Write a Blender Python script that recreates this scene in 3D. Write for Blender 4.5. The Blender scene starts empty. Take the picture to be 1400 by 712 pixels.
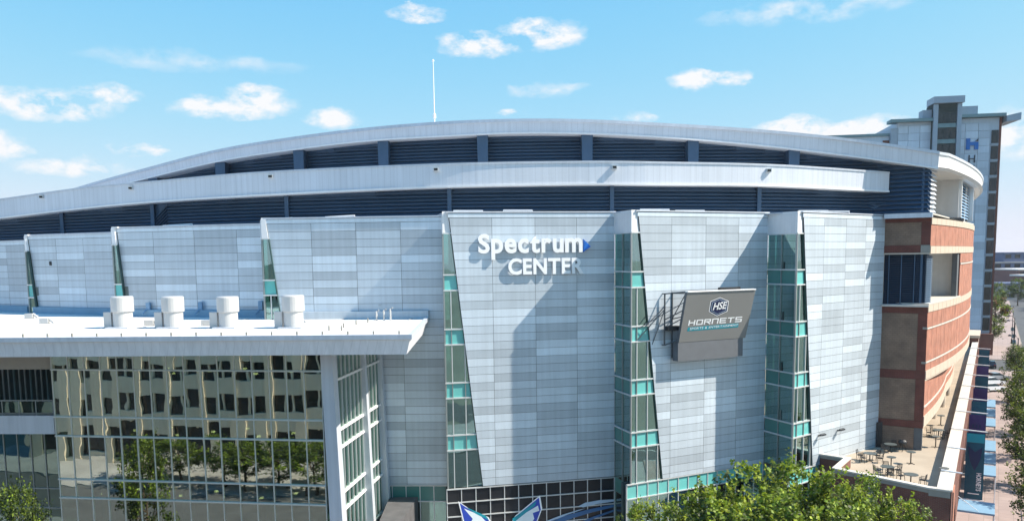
import bpy, math, random
from mathutils import Vector, Matrix
R = math.radians
random.seed(7)

# ------------------------------------------------------------------ camera, sky, sun, exposure
scene = bpy.context.scene
col = scene.collection
F_PX, CX, CY = 1100.0, 700.0, 466.0          # focal length / principal point on the 1400 px wide picture
PITCH, ROLL, CAM_Z = 6.0, 0.75, 25.0
cam_d = bpy.data.cameras.new('camera')
cam = bpy.data.objects.new('camera', cam_d)
col.objects.link(cam)
scene.camera = cam
ROT = Matrix.Rotation(R(90 - PITCH), 3, 'X') @ Matrix.Rotation(R(-ROLL), 3, 'Z')
cam.matrix_world = Matrix.Translation((0, 0, CAM_Z)) @ ROT.to_4x4()
cam_d.sensor_fit = 'HORIZONTAL'
cam_d.sensor_width = 36
cam_d.lens = 36 * F_PX / 1400
cam_d.shift_y = (CY - 356) / 1400
cam_d.clip_end = 6000
cam_d.clip_start = 0.5

TO_SUN = Vector((0.69, -0.085, 0.70)).normalized()
SUN_EL = math.asin(TO_SUN.z)
SUN_AZ = math.atan2(TO_SUN.x, TO_SUN.y)       # clockwise from +Y
sun_d = bpy.data.lights.new('sun', 'SUN')
sun_d.energy = 4.8
sun_d.angle = R(0.5)
sun_d.color = (1.0, 0.90, 0.77)
sun = bpy.data.objects.new('sun', sun_d)
col.objects.link(sun)
sun.rotation_euler = TO_SUN.to_track_quat('Z', 'Y').to_euler()

vs = scene.view_settings
vs.view_transform = 'Standard'
vs.look = 'None'
vs.exposure = 0.98
SKY_STR = 0.12
vs.gamma = 1
vs.use_curve_mapping = False

CAMP = Vector((0, 0, CAM_Z))
def ray(px, py):
    return ROT @ Vector(((px - CX) / F_PX, -(py - CY) / F_PX, -1.0))
def at(px, py, Y):
    r = ray(px, py)
    return CAMP + r * (Y / r.y)
def atz(px, py, z):
    r = ray(px, py)
    return CAMP + r * ((z - CAM_Z) / r.z)

def build_world():
    w = bpy.data.worlds.new('World')
    scene.world = w
    w.use_nodes = True
    nt = w.node_tree
    N, L = nt.nodes, nt.links
    N.clear()
    out = N.new('ShaderNodeOutputWorld')
    bg = N.new('ShaderNodeBackground')
    sky = N.new('ShaderNodeTexSky')
    sky.sky_type = 'NISHITA'
    sky.sun_disc = False
    sky.sun_elevation = SUN_EL
    sky.sun_rotation = SUN_AZ
    sky.altitude = 200
    sky.air_density = 1.0
    sky.dust_density = 0.0
    sky.ozone_density = 1.0
    def math_(op, a, b=None, c=None, clamp=False):
        n = N.new('ShaderNodeMath')
        n.operation = op
        n.use_clamp = clamp
        for i, v in enumerate((a, b, c)):
            if v is None:
                continue
            if isinstance(v, (int, float)):
                n.inputs[i].default_value = v
            else:
                L.new(v, n.inputs[i])
        return n.outputs[0]
    tc = N.new('ShaderNodeTexCoord')
    # fluffy clouds: ellipses in azimuth / elevation broken up by noise
    n1 = N.new('ShaderNodeTexNoise')
    n1.inputs['Scale'].default_value = 26
    n1.inputs['Detail'].default_value = 6
    n1.inputs['Roughness'].default_value = 0.62
    mp = N.new('ShaderNodeMapping')
    mp.inputs['Scale'].default_value = (1, 1, 1.9)
    L.new(tc.outputs['Generated'], mp.inputs['Vector'])
    L.new(mp.outputs[0], n1.inputs['Vector'])
    sep = N.new('ShaderNodeSeparateXYZ')
    L.new(tc.outputs['Generated'], sep.inputs[0])
    az = math_('ARCTAN2', sep.outputs[0], sep.outputs[1])
    el = math_('ARCSINE', sep.outputs[2])
    sc = N.new('ShaderNodeSeparateColor')
    L.new(n1.outputs['Color'], sc.inputs[0])
    az = math_('ADD', az, math_('MULTIPLY', math_('SUBTRACT', sc.outputs[1], 0.5), 0.05))
    el = math_('ADD', el, math_('MULTIPLY', math_('SUBTRACT', sc.outputs[2], 0.5), 0.026))
    CL = [(66, 142, 80, 17, 1), (145, 128, 40, 10, .85), (2, 197, 24, 15, 1), (98, 229, 62, 12, .9), (193, 204, 34, 8, .8),
          (290, 149, 52, 13, .9), (352, 139, 44, 17, 1), (455, 162, 34, 13, .9), (572, 20, 38, 9, .8),
          (655, 62, 52, 15, 1), (738, 49, 60, 17, 1), (965, 109, 52, 12, 1), (1090, 177, 56, 14, 1), (1185, 178, 70, 15, 1),
          (1392, 182, 44, 26, .95), (697, 157, 20, 6, .7), (745, 122, 50, 8, .42), (870, 160, 32, 7, .6),
          (1100, 14, 120, 13, .40), (270, 85, 130, 11, .28)]
    spec = []
    for (px, py, a, b, s) in CL:
        d = ray(px, py).normalized()
        spec.append((math.atan2(d.x, d.y), math.asin(d.z), a / F_PX * 1.12, b / F_PX * 1.2, s))
    rr = random.Random(3)
    for i in range(10):
        a = rr.uniform(0.72, 2 * math.pi - 0.72)
        if a > math.pi:
            a -= 2 * math.pi
        if abs(abs(a) - math.pi) < 0.15:
            continue
        spec.append((a, rr.uniform(0.1, 0.6), rr.uniform(.05, .14), rr.uniform(.015, .035), rr.uniform(.5, 1)))
    acc = None
    for (a0, e0, wa, we, s) in spec:
        da = math_('MULTIPLY', math_('SUBTRACT', az, a0), 1 / wa)
        de = math_('MULTIPLY', math_('SUBTRACT', el, e0), 1 / we)
        r2 = math_('MULTIPLY_ADD', da, da, math_('MULTIPLY', de, de))
        m = math_('MULTIPLY', math_('SUBTRACT', 1.0, r2, clamp=True), s)
        acc = m if acc is None else math_('MAXIMUM', acc, m)
    dens = math_('MULTIPLY', acc, math_('MULTIPLY_ADD', sc.outputs[0], 4.4, -1.62))
    dens = math_('MULTIPLY', dens, 1.6, clamp=True)
    mix = N.new('ShaderNodeMix')
    mix.data_type = 'RGBA'
    # soft film-like shoulder on the sky radiance: a clear azure that only pales towards the horizon
    K_OUT = 1.0 / (SKY_STR * 2 ** vs.exposure)
    def vm(op, a, b=None, sc_=None):
        n = N.new('ShaderNodeVectorMath'); n.operation = op
        L.new(a, n.inputs[0])
        if b is not None:
            if isinstance(b, tuple): n.inputs[1].default_value = b
            else: L.new(b, n.inputs[1])
        if sc_ is not None: n.inputs['Scale'].default_value = sc_
        return n.outputs[0]
    x_ = vm('SCALE', sky.outputs[0], sc_=.158)
    pw_ = N.new('ShaderNodeGamma'); pw_.inputs[1].default_value = 1.4
    L.new(x_, pw_.inputs[0]); x_ = pw_.outputs[0]
    y_ = vm('DIVIDE', x_, vm('ADD', x_, (.66, .17, .02)))
    y_ = vm('MULTIPLY', y_, (1.2 * K_OUT, .955 * K_OUT, .985 * K_OUT))
    L.new(dens, mix.inputs[0])
    L.new(y_, mix.inputs[6])
    mix.inputs[7].default_value = (.96 * K_OUT, .975 * K_OUT, 1.0 * K_OUT, 1)
    L.new(mix.outputs[2], bg.inputs['Color'])
    bg.inputs['Strength'].default_value = SKY_STR
    L.new(bg.outputs[0], out.inputs[0])
build_world()

# ------------------------------------------------------------------ materials
MATS = {}
def _new(name):
    m = bpy.data.materials.new(name)
    m.use_nodes = True
    nt = m.node_tree
    return m, nt, nt.nodes, nt.links, nt.nodes['Principled BSDF']

def mat(name, c, rough=0.6, metal=0.0, var=0.12, scale=1.5, spec=0.5, rnd=0.0, bump=0.0, bscale=20, streak=0.0, coat=0.0):
    """plain coloured surface with soft mottling, optional per-object tone, fine relief and rain streaks"""
    m, nt, N, L, b = _new(name)
    b.inputs['Roughness'].default_value = rough
    b.inputs['Metallic'].default_value = metal
    b.inputs['Specular IOR Level'].default_value = spec
    if coat:
        b.inputs['Coat Weight'].default_value = coat
    tc = N.new('ShaderNodeNewGeometry')
    no = N.new('ShaderNodeTexNoise')
    no.inputs['Scale'].default_value = scale
    no.inputs['Detail'].default_value = 6
    L.new(tc.outputs['Position'], no.inputs['Vector'])
    mr = N.new('ShaderNodeMapRange')
    mr.inputs[1].default_value = 0.25
    mr.inputs[2].default_value = 0.75
    mr.inputs[3].default_value = 1 - var
    mr.inputs[4].default_value = 1 + var
    L.new(no.outputs[0], mr.inputs[0])
    val = mr.outputs[0]
    if rnd:
        oi = N.new('ShaderNodeObjectInfo')
        m2 = N.new('ShaderNodeMapRange')
        m2.inputs[3].default_value = 1 - rnd
        m2.inputs[4].default_value = 1 + rnd
        L.new(oi.outputs['Random'], m2.inputs[0])
        mu = N.new('ShaderNodeMath'); mu.operation = 'MULTIPLY'
        L.new(val, mu.inputs[0]); L.new(m2.outputs[0], mu.inputs[1])
        val = mu.outputs[0]
    if streak:
        mp = N.new('ShaderNodeMapping'); mp.inputs['Scale'].default_value = (3.5, 3.5, 0.12)
        L.new(tc.outputs['Position'], mp.inputs[0])
        n2 = N.new('ShaderNodeTexNoise'); n2.inputs['Scale'].default_value = 1.0; n2.inputs['Detail'].default_value = 5
        L.new(mp.outputs[0], n2.inputs['Vector'])
        m3 = N.new('ShaderNodeMapRange')
        m3.inputs[1].default_value = 0.3; m3.inputs[2].default_value = 0.7
        m3.inputs[3].default_value = 1 - streak; m3.inputs[4].default_value = 1 + streak * .4
        L.new(n2.outputs[0], m3.inputs[0])
        mu = N.new('ShaderNodeMath'); mu.operation = 'MULTIPLY'
        L.new(val, mu.inputs[0]); L.new(m3.outputs[0], mu.inputs[1])
        val = mu.outputs[0]
    hv = N.new('ShaderNodeVectorMath'); hv.operation = 'SCALE'
    hv.inputs[0].default_value = c[:3]
    L.new(val, hv.inputs['Scale'])
    L.new(hv.outputs[0], b.inputs['Base Color'])
    if bump:
        nb = N.new('ShaderNodeTexNoise'); nb.inputs['Scale'].default_value = bscale; nb.inputs['Detail'].default_value = 4
        L.new(tc.outputs['Position'], nb.inputs['Vector'])
        bp = N.new('ShaderNodeBump'); bp.inputs['Strength'].default_value = bump; bp.inputs['Distance'].default_value = 0.05
        L.new(nb.outputs[0], bp.inputs['Height']); L.new(bp.outputs[0], b.inputs['Normal'])
    MATS[name] = m
    return m

def brick_mat(name, c1, c2, mortar, bw, bh, msize=0.018, rough=0.85, var=0.26):
    """coursed units laid out along the wall by the mesh UV (metres)"""
    m, nt, N, L, b = _new(name)
    uv = N.new('ShaderNodeUVMap')
    br = N.new('ShaderNodeTexBrick')
    br.inputs['Color1'].default_value = (*c1, 1)
    br.inputs['Color2'].default_value = (*c2, 1)
    br.inputs['Mortar'].default_value = (*mortar, 1)
    br.inputs['Scale'].default_value = 1
    br.inputs['Brick Width'].default_value = bw
    br.inputs['Row Height'].default_value = bh
    br.inputs['Mortar Size'].default_value = msize
    L.new(uv.outputs[0], br.inputs['Vector'])
    g = N.new('ShaderNodeNewGeometry')
    no = N.new('ShaderNodeTexNoise'); no.inputs['Scale'].default_value = 0.9; no.inputs['Detail'].default_value = 7
    L.new(g.outputs['Position'], no.inputs['Vector'])
    mr = N.new('ShaderNodeMapRange')
    mr.inputs[1].default_value = .25; mr.inputs[2].default_value = .75
    mr.inputs[3].default_value = 1 - var; mr.inputs[4].default_value = 1 + var
    L.new(no.outputs[0], mr.inputs[0])
    sc = N.new('ShaderNodeVectorMath'); sc.operation = 'SCALE'
    L.new(br.outputs[0], sc.inputs[0]); L.new(mr.outputs[0], sc.inputs['Scale'])
    L.new(sc.outputs[0], b.inputs['Base Color'])
    b.inputs['Roughness'].default_value = rough
    bp = N.new('ShaderNodeBump'); bp.inputs['Strength'].default_value = .5; bp.inputs['Distance'].default_value = .02; bp.invert = True
    L.new(br.outputs['Fac'], bp.inputs['Height']); L.new(bp.outputs[0], b.inputs['Normal'])
    MATS[name] = m
    return m

def glass_mat(name, tint, refl, rough=0.01, rcol=(1, 1, 1), wavy=0.0, wscale=0.35):
    """coated glazing: a tinted see-through pane with a mirror-like coat that strengthens towards grazing"""
    m, nt, N, L, b = _new(name)
    N.remove(b)
    out = N['Material Output']
    tr = N.new('ShaderNodeBsdfTransparent'); tr.inputs[0].default_value = (*tint, 1)
    gl = N.new('ShaderNodeBsdfGlossy'); gl.inputs['Roughness'].default_value = rough
    gl.inputs['Color'].default_value = (*rcol, 1)
    lw = N.new('ShaderNodeLayerWeight'); lw.inputs[0].default_value = 0.22
    mr = N.new('ShaderNodeMapRange'); mr.inputs[3].default_value = refl; mr.inputs[4].default_value = 0.95
    L.new(lw.outputs['Fresnel'], mr.inputs[0])
    mx = N.new('ShaderNodeMixShader')
    L.new(mr.outputs[0], mx.inputs[0]); L.new(tr.outputs[0], mx.inputs[1]); L.new(gl.outputs[0], mx.inputs[2])
    L.new(mx.outputs[0], out.inputs[0])
    if wavy:
        g = N.new('ShaderNodeNewGeometry')
        no = N.new('ShaderNodeTexNoise'); no.inputs['Scale'].default_value = wscale; no.inputs['Detail'].default_value = 2
        L.new(g.outputs['Position'], no.inputs['Vector'])
        bp = N.new('ShaderNodeBump'); bp.inputs['Strength'].default_value = wavy; bp.inputs['Distance'].default_value = 0.1
        L.new(no.outputs[0], bp.inputs['Height']); L.new(bp.outputs[0], gl.inputs['Normal'])
    MATS[name] = m
    return m

def leaf_mat(name, c, tr):
    m, nt, N, L, b = _new(name)
    b.inputs['Roughness'].default_value = 0.55
    b.inputs['Specular IOR Level'].default_value = 0.35
    oi = N.new('ShaderNodeNewGeometry')
    mr = N.new('ShaderNodeMapRange'); mr.inputs[3].default_value = 0.45; mr.inputs[4].default_value = 1.7
    L.new(oi.outputs['Random Per Island'], mr.inputs[0])
    sc = N.new('ShaderNodeVectorMath'); sc.operation = 'SCALE'; sc.inputs[0].default_value = c
    L.new(mr.outputs[0], sc.inputs['Scale']); L.new(sc.outputs[0], b.inputs['Base Color'])
    t = N.new('ShaderNodeBsdfTranslucent'); t.inputs[0].default_value = (*tr, 1)
    mx = N.new('ShaderNodeMixShader'); mx.inputs[0].default_value = 0.3
    L.new(b.outputs[0], mx.inputs[1]); L.new(t.outputs[0], mx.inputs[2])
    L.new(mx.outputs[0], N['Material Output'].inputs[0])
    MATS[name] = m
    return m

for i, v in enumerate((0.51, 0.58, 0.65, 0.73)):
    mat('panel%d' % i, (v * .87, v * .985, v * 1.085), rough=0.42, metal=0.25, var=.05, scale=.6, rnd=.035, streak=.085, bump=.10, bscale=1.6)
mat('backing', (0.10, 0.11, 0.12), .8)
mat('fascia', (0.57, 0.61, 0.67), .45, .25, var=.04, scale=.3, streak=.10)
mat('fascia_seamed', (0.65, 0.685, 0.74), .45, .15, var=.05, scale=.3, streak=.08)
mat('canopy_fascia', (0.76, 0.77, 0.80), .5, .1, var=.04, scale=.3, streak=.10)
mat('white_trim', (0.78, 0.78, 0.78), .5, var=.04, streak=.05)
mat('white_cap', (0.70, 0.71, 0.72), .45, .1, var=.04, streak=.06)
mat('white_roof', (0.66, 0.66, 0.64), .7, var=.16, scale=.28)
mat('roof_lap', (0.46, 0.46, 0.45), .7, var=.1)
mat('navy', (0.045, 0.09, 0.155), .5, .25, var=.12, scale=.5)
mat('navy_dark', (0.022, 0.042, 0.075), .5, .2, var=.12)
mat('navy_post', (0.05, 0.095, 0.16), .5, .25, var=.08)
mat('mullion', (0.62, 0.64, 0.64), .4, .4, var=.04)
mat('mullion_pale', (0.60, 0.63, 0.60), .4, .4, var=.05)
mat('mullion_grey', (0.30, 0.33, 0.33), .4, .5, var=.06)
mat('reveal_green', (0.04, 0.085, 0.08), .45, .2)
mat('slate', (0.09, 0.09, 0.095), .8, var=.2)
mat('dark_frame', (0.02, 0.028, 0.028), .45, .2)
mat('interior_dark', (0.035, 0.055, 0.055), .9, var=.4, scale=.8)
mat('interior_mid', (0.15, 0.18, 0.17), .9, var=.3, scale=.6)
mat('interior_pale', (0.45, 0.46, 0.44), .8, var=.1)
mat('blind_cream', (0.55, 0.50, 0.38), .8, var=.08)
mat('taxi_yellow', (0.6, 0.42, 0.04), .6)
mat('bark_brown', (0.14, 0.08, 0.05), .8, var=.2)
mat('letter_white', (0.85, 0.86, 0.87), .45, var=.02)
mat('blue_mark', (0.015, 0.16, 0.60), .4, var=.35, scale=1.2)
mat('sign_face', (0.22, 0.22, 0.215), .22, var=.05, scale=.3)
mat('sign_box', (0.13, 0.14, 0.155), .55, .2, var=.08)
mat('sign_steel', (0.10, 0.11, 0.12), .5, .5)
mat('logo_navy', (0.008, 0.016, 0.075), .4, var=.05)
mat('teal_print', (0.0, 0.28, 0.36), .4, var=.05)
mat('teal_deep', (0.0, 0.08, 0.13), .5, var=.15, scale=.8)
mat('purple_deep', (0.035, 0.018, 0.12), .5, var=.25, scale=.8)
mat('navy_deep', (0.01, 0.025, 0.09), .5, var=.1)
mat('wing_white', (0.72, 0.80, 0.84), .4, var=.06)
mat('wing_blue', (0.02, 0.06, 0.42), .4, var=.1)
mat('swoosh_pale', (0.42, 0.55, 0.68), .4, var=.08)
mat('swoosh_blue', (0.03, 0.13, 0.30), .4, var=.15)
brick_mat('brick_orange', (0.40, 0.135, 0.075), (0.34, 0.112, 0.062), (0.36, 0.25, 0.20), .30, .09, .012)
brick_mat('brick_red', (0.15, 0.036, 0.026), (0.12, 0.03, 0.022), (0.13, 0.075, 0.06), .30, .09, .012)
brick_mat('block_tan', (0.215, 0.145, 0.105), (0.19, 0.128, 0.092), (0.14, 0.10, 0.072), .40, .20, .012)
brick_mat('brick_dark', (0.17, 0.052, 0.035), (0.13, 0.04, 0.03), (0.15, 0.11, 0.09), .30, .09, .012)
mat('stone_band', (0.50, 0.42, 0.335), .8, var=.06, streak=.06)
mat('stone_white', (0.52, 0.49, 0.44), .75, var=.05, streak=.05)
mat('stone_grey', (0.26, 0.25, 0.22), .8, var=.1)
mat('stucco_white', (0.62, 0.62, 0.62), .8, var=.05, streak=.05)
mat('terrace_floor', (0.36, 0.30, 0.23), .85, var=.12, scale=.5)
mat('concrete', (0.42, 0.41, 0.38), .85, var=.12, scale=.4)
mat('asphalt', (0.075, 0.078, 0.082), .9, var=.2, scale=.5)
mat('road_paint', (0.72, 0.72, 0.70), .7, var=.1)
mat('ground', (0.17, 0.17, 0.14), .95, var=.25, scale=.02)
mat('kerb', (0.45, 0.44, 0.42), .85, var=.1)
mat('roof_blue', (0.20, 0.34, 0.46), .5, .1, var=.06)  # awning colour, also the shade tint painted on the upstand
mat('metal_dark', (0.025, 0.027, 0.03), .5, .3)
mat('table_top', (0.10, 0.12, 0.12), .4, .2)
mat('bark', (0.09, 0.065, 0.045), .95, var=.3, scale=6, bump=.5, bscale=14)
leaf_mat('leaf_a', (0.15, 0.215, 0.022), (0.32, 0.42, 0.03))
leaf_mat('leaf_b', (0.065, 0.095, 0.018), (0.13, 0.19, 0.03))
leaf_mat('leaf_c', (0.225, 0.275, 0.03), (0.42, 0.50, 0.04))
leaf_mat('leaf_d', (0.028, 0.050, 0.014), (0.05, 0.08, 0.02))
leaf_mat('leaf_red', (0.11, 0.055, 0.02), (0.2, 0.09, 0.03))
mat('car_white', (0.75, 0.76, 0.77), .25, var=.02, coat=.6)
mat('car_dark', (0.03, 0.035, 0.045), .25, .2, var=.05, coat=.6)
mat('car_yellow', (0.65, 0.45, 0.03), .3, var=.03, coat=.6)
mat('car_red', (0.30, 0.02, 0.02), .3, var=.03, coat=.6)
mat('car_silver', (0.40, 0.42, 0.44), .3, .5, var=.02, coat=.6)
mat('car_glass', (0.015, 0.018, 0.02), .08, var=.02)
mat('rubber', (0.02, 0.02, 0.02), .8)
mat('rim', (0.5, 0.5, 0.5), .3, .8)
mat('sheet_white', (0.50, 0.50, 0.49), .4, .05, var=.03)
mat('pipe_blue', (0.20, 0.33, 0.48), .5, .1)
mat('beige_wall', (0.66, 0.57, 0.45), .85, var=.08, scale=.4, streak=.08)
mat('beige_soffit', (0.38, 0.36, 0.32), .8, var=.08)
mat('office_glass', (0.02, 0.022, 0.024), .15, var=.3)
for i, v in enumerate((0.48, 0.55, 0.61)):
    mat('hotel%d' % i, (v * .84, v, v * 1.16), .5, .15, var=.05, scale=.3, rnd=.05, streak=.06)
mat('hotel_frame', (0.28, 0.345, 0.41), .5, .2, var=.06)
mat('hotel_brown', (0.16, 0.065, 0.045), .8, var=.15)
mat('hotel_blue', (0.01, 0.13, 0.42), .4, var=.04)
mat('hotel_letter', (0.03, 0.04, 0.055), .5)
mat('copper_green', (0.15, 0.24, 0.26), .6, var=.1)
mat('city_blue', (0.09, 0.12, 0.21), .8, var=.2, scale=.02)
mat('city_red', (0.20, 0.085, 0.08), .85, var=.2, scale=.05)
mat('city_grey', (0.35, 0.34, 0.34), .85, var=.2, scale=.05)
mat('city_pale', (0.62, 0.60, 0.58), .85, var=.1, scale=.05)
glass_mat('glass_bay', (0.28, 0.52, 0.48), .32, rcol=(.72, 1, .98), wavy=.12)
glass_mat('glass_atrium', (0.42, 0.56, 0.48), .50, rcol=(.96, 1, .90), wavy=.08, wscale=.35)
glass_mat('glass_side', (0.34, 0.50, 0.44), .22, rcol=(.8, 1, .93), wavy=.2)
glass_mat('glass_dark', (0.05, 0.055, 0.06), .06, wavy=.1)
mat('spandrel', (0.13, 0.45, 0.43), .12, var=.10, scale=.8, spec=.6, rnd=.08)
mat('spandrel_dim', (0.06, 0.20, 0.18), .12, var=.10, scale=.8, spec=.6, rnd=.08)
mat('black_film', (0.018, 0.020, 0.024), .25, var=.3, scale=.8, spec=.4, rnd=.2)

def paver_mat():
    m, nt, N, L, b = _new('pavers')
    g = N.new('ShaderNodeNewGeometry')
    mp = N.new('ShaderNodeMapping'); mp.inputs['Rotation'].default_value = (0, 0, R(-59)); mp.vector_type = 'POINT'
    L.new(g.outputs['Position'], mp.inputs[0])
    br = N.new('ShaderNodeTexBrick')
    br.inputs['Color1'].default_value = (0.29, 0.225, 0.205, 1)
    br.inputs['Color2'].default_value = (0.34, 0.265, 0.24, 1)
    br.inputs['Mortar'].default_value = (0.21, 0.17, 0.155, 1)
    br.inputs['Brick Width'].default_value = 1.2; br.inputs['Row Height'].default_value = 1.2
    br.inputs['Mortar Size'].default_value = .02; br.inputs['Scale'].default_value = 1; br.offset = 0
    L.new(mp.outputs[0], br.inputs['Vector'])
    no = N.new('ShaderNodeTexNoise'); no.inputs['Scale'].default_value = .7; no.inputs['Detail'].default_value = 6
    L.new(g.outputs['Position'], no.inputs['Vector'])
    mr = N.new('ShaderNodeMapRange'); mr.inputs[3].default_value = .8; mr.inputs[4].default_value = 1.2
    L.new(no.outputs[0], mr.inputs[0])
    sc = N.new('ShaderNodeVectorMath'); sc.operation = 'SCALE'
    L.new(br.outputs[0], sc.inputs[0]); L.new(mr.outputs[0], sc.inputs['Scale'])
    L.new(sc.outputs[0], b.inputs['Base Color']); b.inputs['Roughness'].default_value = .9
    MATS['pavers'] = m
paver_mat()

def lamp_mat():
    m, nt, N, L, b = _new('lit_lamp')
    b.inputs['Emission Color'].default_value = (1, .72, .35, 1)
    b.inputs['Emission Strength'].default_value = 2.0
    MATS['lit_lamp'] = m
lamp_mat()

def seam_lines():
    """narrow standing-seam lines every 0.55 m on the fascia sheets (UV metres)"""
    for nm in ('fascia_seamed', 'canopy_fascia'):
        seam_one(MATS[nm])
def seam_one(m):
    N, L = m.node_tree.nodes, m.node_tree.links
    b = N['Principled BSDF']
    src = b.inputs['Base Color'].links[0].from_socket
    uv = N.new('ShaderNodeUVMap')
    sp = N.new('ShaderNodeSeparateXYZ'); L.new(uv.outputs[0], sp.inputs[0])
    md = N.new('ShaderNodeMath'); md.operation = 'MODULO'; md.inputs[1].default_value = .55
    L.new(sp.outputs[0], md.inputs[0])
    lt = N.new('ShaderNodeMath'); lt.operation = 'LESS_THAN'; lt.inputs[1].default_value = .07
    L.new(md.outputs[0], lt.inputs[0])
    mr = N.new('ShaderNodeMapRange'); mr.inputs[3].default_value = 1.0; mr.inputs[4].default_value = .92
    L.new(lt.outputs[0], mr.inputs[0])
    sc = N.new('ShaderNodeVectorMath'); sc.operation = 'SCALE'
    L.new(src, sc.inputs[0]); L.new(mr.outputs[0], sc.inputs['Scale'])
    L.new(sc.outputs[0], b.inputs['Base Color'])
seam_lines()

# ------------------------------------------------------------------ helpers
class MB:
    """collects faces (with optional UVs and material slots) and links them as one mesh object"""
    def __init__(self):
        self.v, self.f, self.uv, self.mi = [], [], [], []
    def face(self, pts, uvs=None, mi=0):
        n = len(self.v)
        self.v += [tuple(p) for p in pts]
        self.f.append(tuple(range(n, n + len(pts))))
        self.uv += list(uvs) if uvs else [(p[0] + p[1], p[2]) for p in pts]
        self.mi.append(mi)
    def prism(self, poly, z0, z1, mi=0):
        """poly counter-clockwise in plan"""
        n = len(poly)
        a = sum(poly[i][0] * poly[(i + 1) % n][1] - poly[(i + 1) % n][0] * poly[i][1] for i in range(n))
        if a < 0:
            poly = poly[::-1]
        u = 0
        for i in range(n):
            p, q = poly[i], poly[(i + 1) % n]
            l = math.hypot(q[0] - p[0], q[1] - p[1])
            self.face([(p[0], p[1], z0), (q[0], q[1], z0), (q[0], q[1], z1), (p[0], p[1], z1)], [(u, z0), (u + l, z0), (u + l, z1), (u, z1)], mi)
            u += l
        self.face([(p[0], p[1], z1) for p in poly], [(p[0], p[1]) for p in poly], mi)
        self.face([(p[0], p[1], z0) for p in poly[::-1]], [(p[0], p[1]) for p in poly[::-1]], mi)
    def box(self, c, s, rz=0.0, mi=0, M=None):
        hx, hy, hz = s[0] / 2, s[1] / 2, s[2] / 2
        ca, sa = math.cos(rz), math.sin(rz)
        P = []
        for dx, dy, dz in ((-1, -1, -1), (1, -1, -1), (1, 1, -1), (-1, 1, -1), (-1, -1, 1), (1, -1, 1), (1, 1, 1), (-1, 1, 1)):
            x, y, z = dx * hx, dy * hy, dz * hz
            p = Vector((c[0] + x * ca - y * sa, c[1] + x * sa + y * ca, c[2] + z))
            P.append(M @ p if M else p)
        for q in ((0, 3, 2, 1), (4, 5, 6, 7), (0, 1, 5, 4), (1, 2, 6, 5), (2, 3, 7, 6), (3, 0, 4, 7)):
            self.face([P[i] for i in q], mi=mi)
    def bar(self, a, b, w, h, up=(0, 0, 1), mi=0):
        """rectangular bar from a to b, w across, h along 'up'"""
        a, b = Vector(a), Vector(b)
        d = (b - a).normalized()
        up = Vector(up)
        s = d.cross(up)
        if s.length < 1e-4:
            s = d.cross(Vector((0, 1, 0)))
        s.normalize()
        u = s.cross(d).normalized()
        P = []
        for e in (a, b):
            for i, j in ((-1, -1), (1, -1), (1, 1), (-1, 1)):
                P.append(e + s * (i * w / 2) + u * (j * h / 2))
        for q in ((3, 2, 1, 0), (4, 5, 6, 7), (0, 1, 5, 4), (1, 2, 6, 5), (2, 3, 7, 6), (3, 0, 4, 7)):
            self.face([P[i] for i in q], mi=mi)
    def tube(self, pts, rs, n=8, mi=0, caps=True):
        pts = [Vector(p) for p in pts]
        if isinstance(rs, (int, float)):
            rs = [rs] * len(pts)
        rings = []
        for i, p in enumerate(pts):
            d = (pts[min(i + 1, len(pts) - 1)] - pts[max(i - 1, 0)]).normalized()
            ref = Vector((1, 0, 0)) if abs(d.z) > .8 else Vector((0, 0, 1))
            s = d.cross(ref).normalized()
            u = s.cross(d)
            rings.append([p + (s * math.cos(k * 2 * math.pi / n) + u * math.sin(k * 2 * math.pi / n)) * rs[i] for k in range(n)])
        b0 = len(self.v)
        for r in rings:
            self.v += [tuple(p) for p in r]
        for i in range(len(rings) - 1):
            for k in range(n):
                a, b = b0 + i * n + k, b0 + i * n + (k + 1) % n
                self.f.append((a, a + n, b + n, b)); self.mi.append(mi)
                self.uv += [(0, 0)] * 4
        if caps:
            self.f.append(tuple(b0 + k for k in range(n))); self.mi.append(mi); self.uv += [(0, 0)] * n
            self.f.append(tuple(b0 + (len(rings) - 1) * n + k for k in range(n - 1, -1, -1))); self.mi.append(mi); self.uv += [(0, 0)] * n
    def lathe(self, prof, c=(0, 0, 0), n=20, mi=0):
        b0 = len(self.v)
        for r, z in prof:
            for k in range(n):
                a = 2 * math.pi * k / n
                self.v.append((c[0] + r * math.cos(a), c[1] + r * math.sin(a), c[2] + z))
        for i in range(len(prof) - 1):
            for k in range(n):
                a, b = b0 + i * n + k, b0 + i * n + (k + 1) % n
                self.f.append((a, b, b + n, a + n)); self.mi.append(mi); self.uv += [(0, 0)] * 4
        if prof[-1][0] > 1e-4:
            self.f.append(tuple(b0 + (len(prof) - 1) * n + k for k in range(n))); self.mi.append(mi); self.uv += [(0, 0)] * n
        if prof[0][0] > 1e-4:
            self.f.append(tuple(b0 + k for k in range(n - 1, -1, -1))); self.mi.append(mi); self.uv += [(0, 0)] * n
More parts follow.
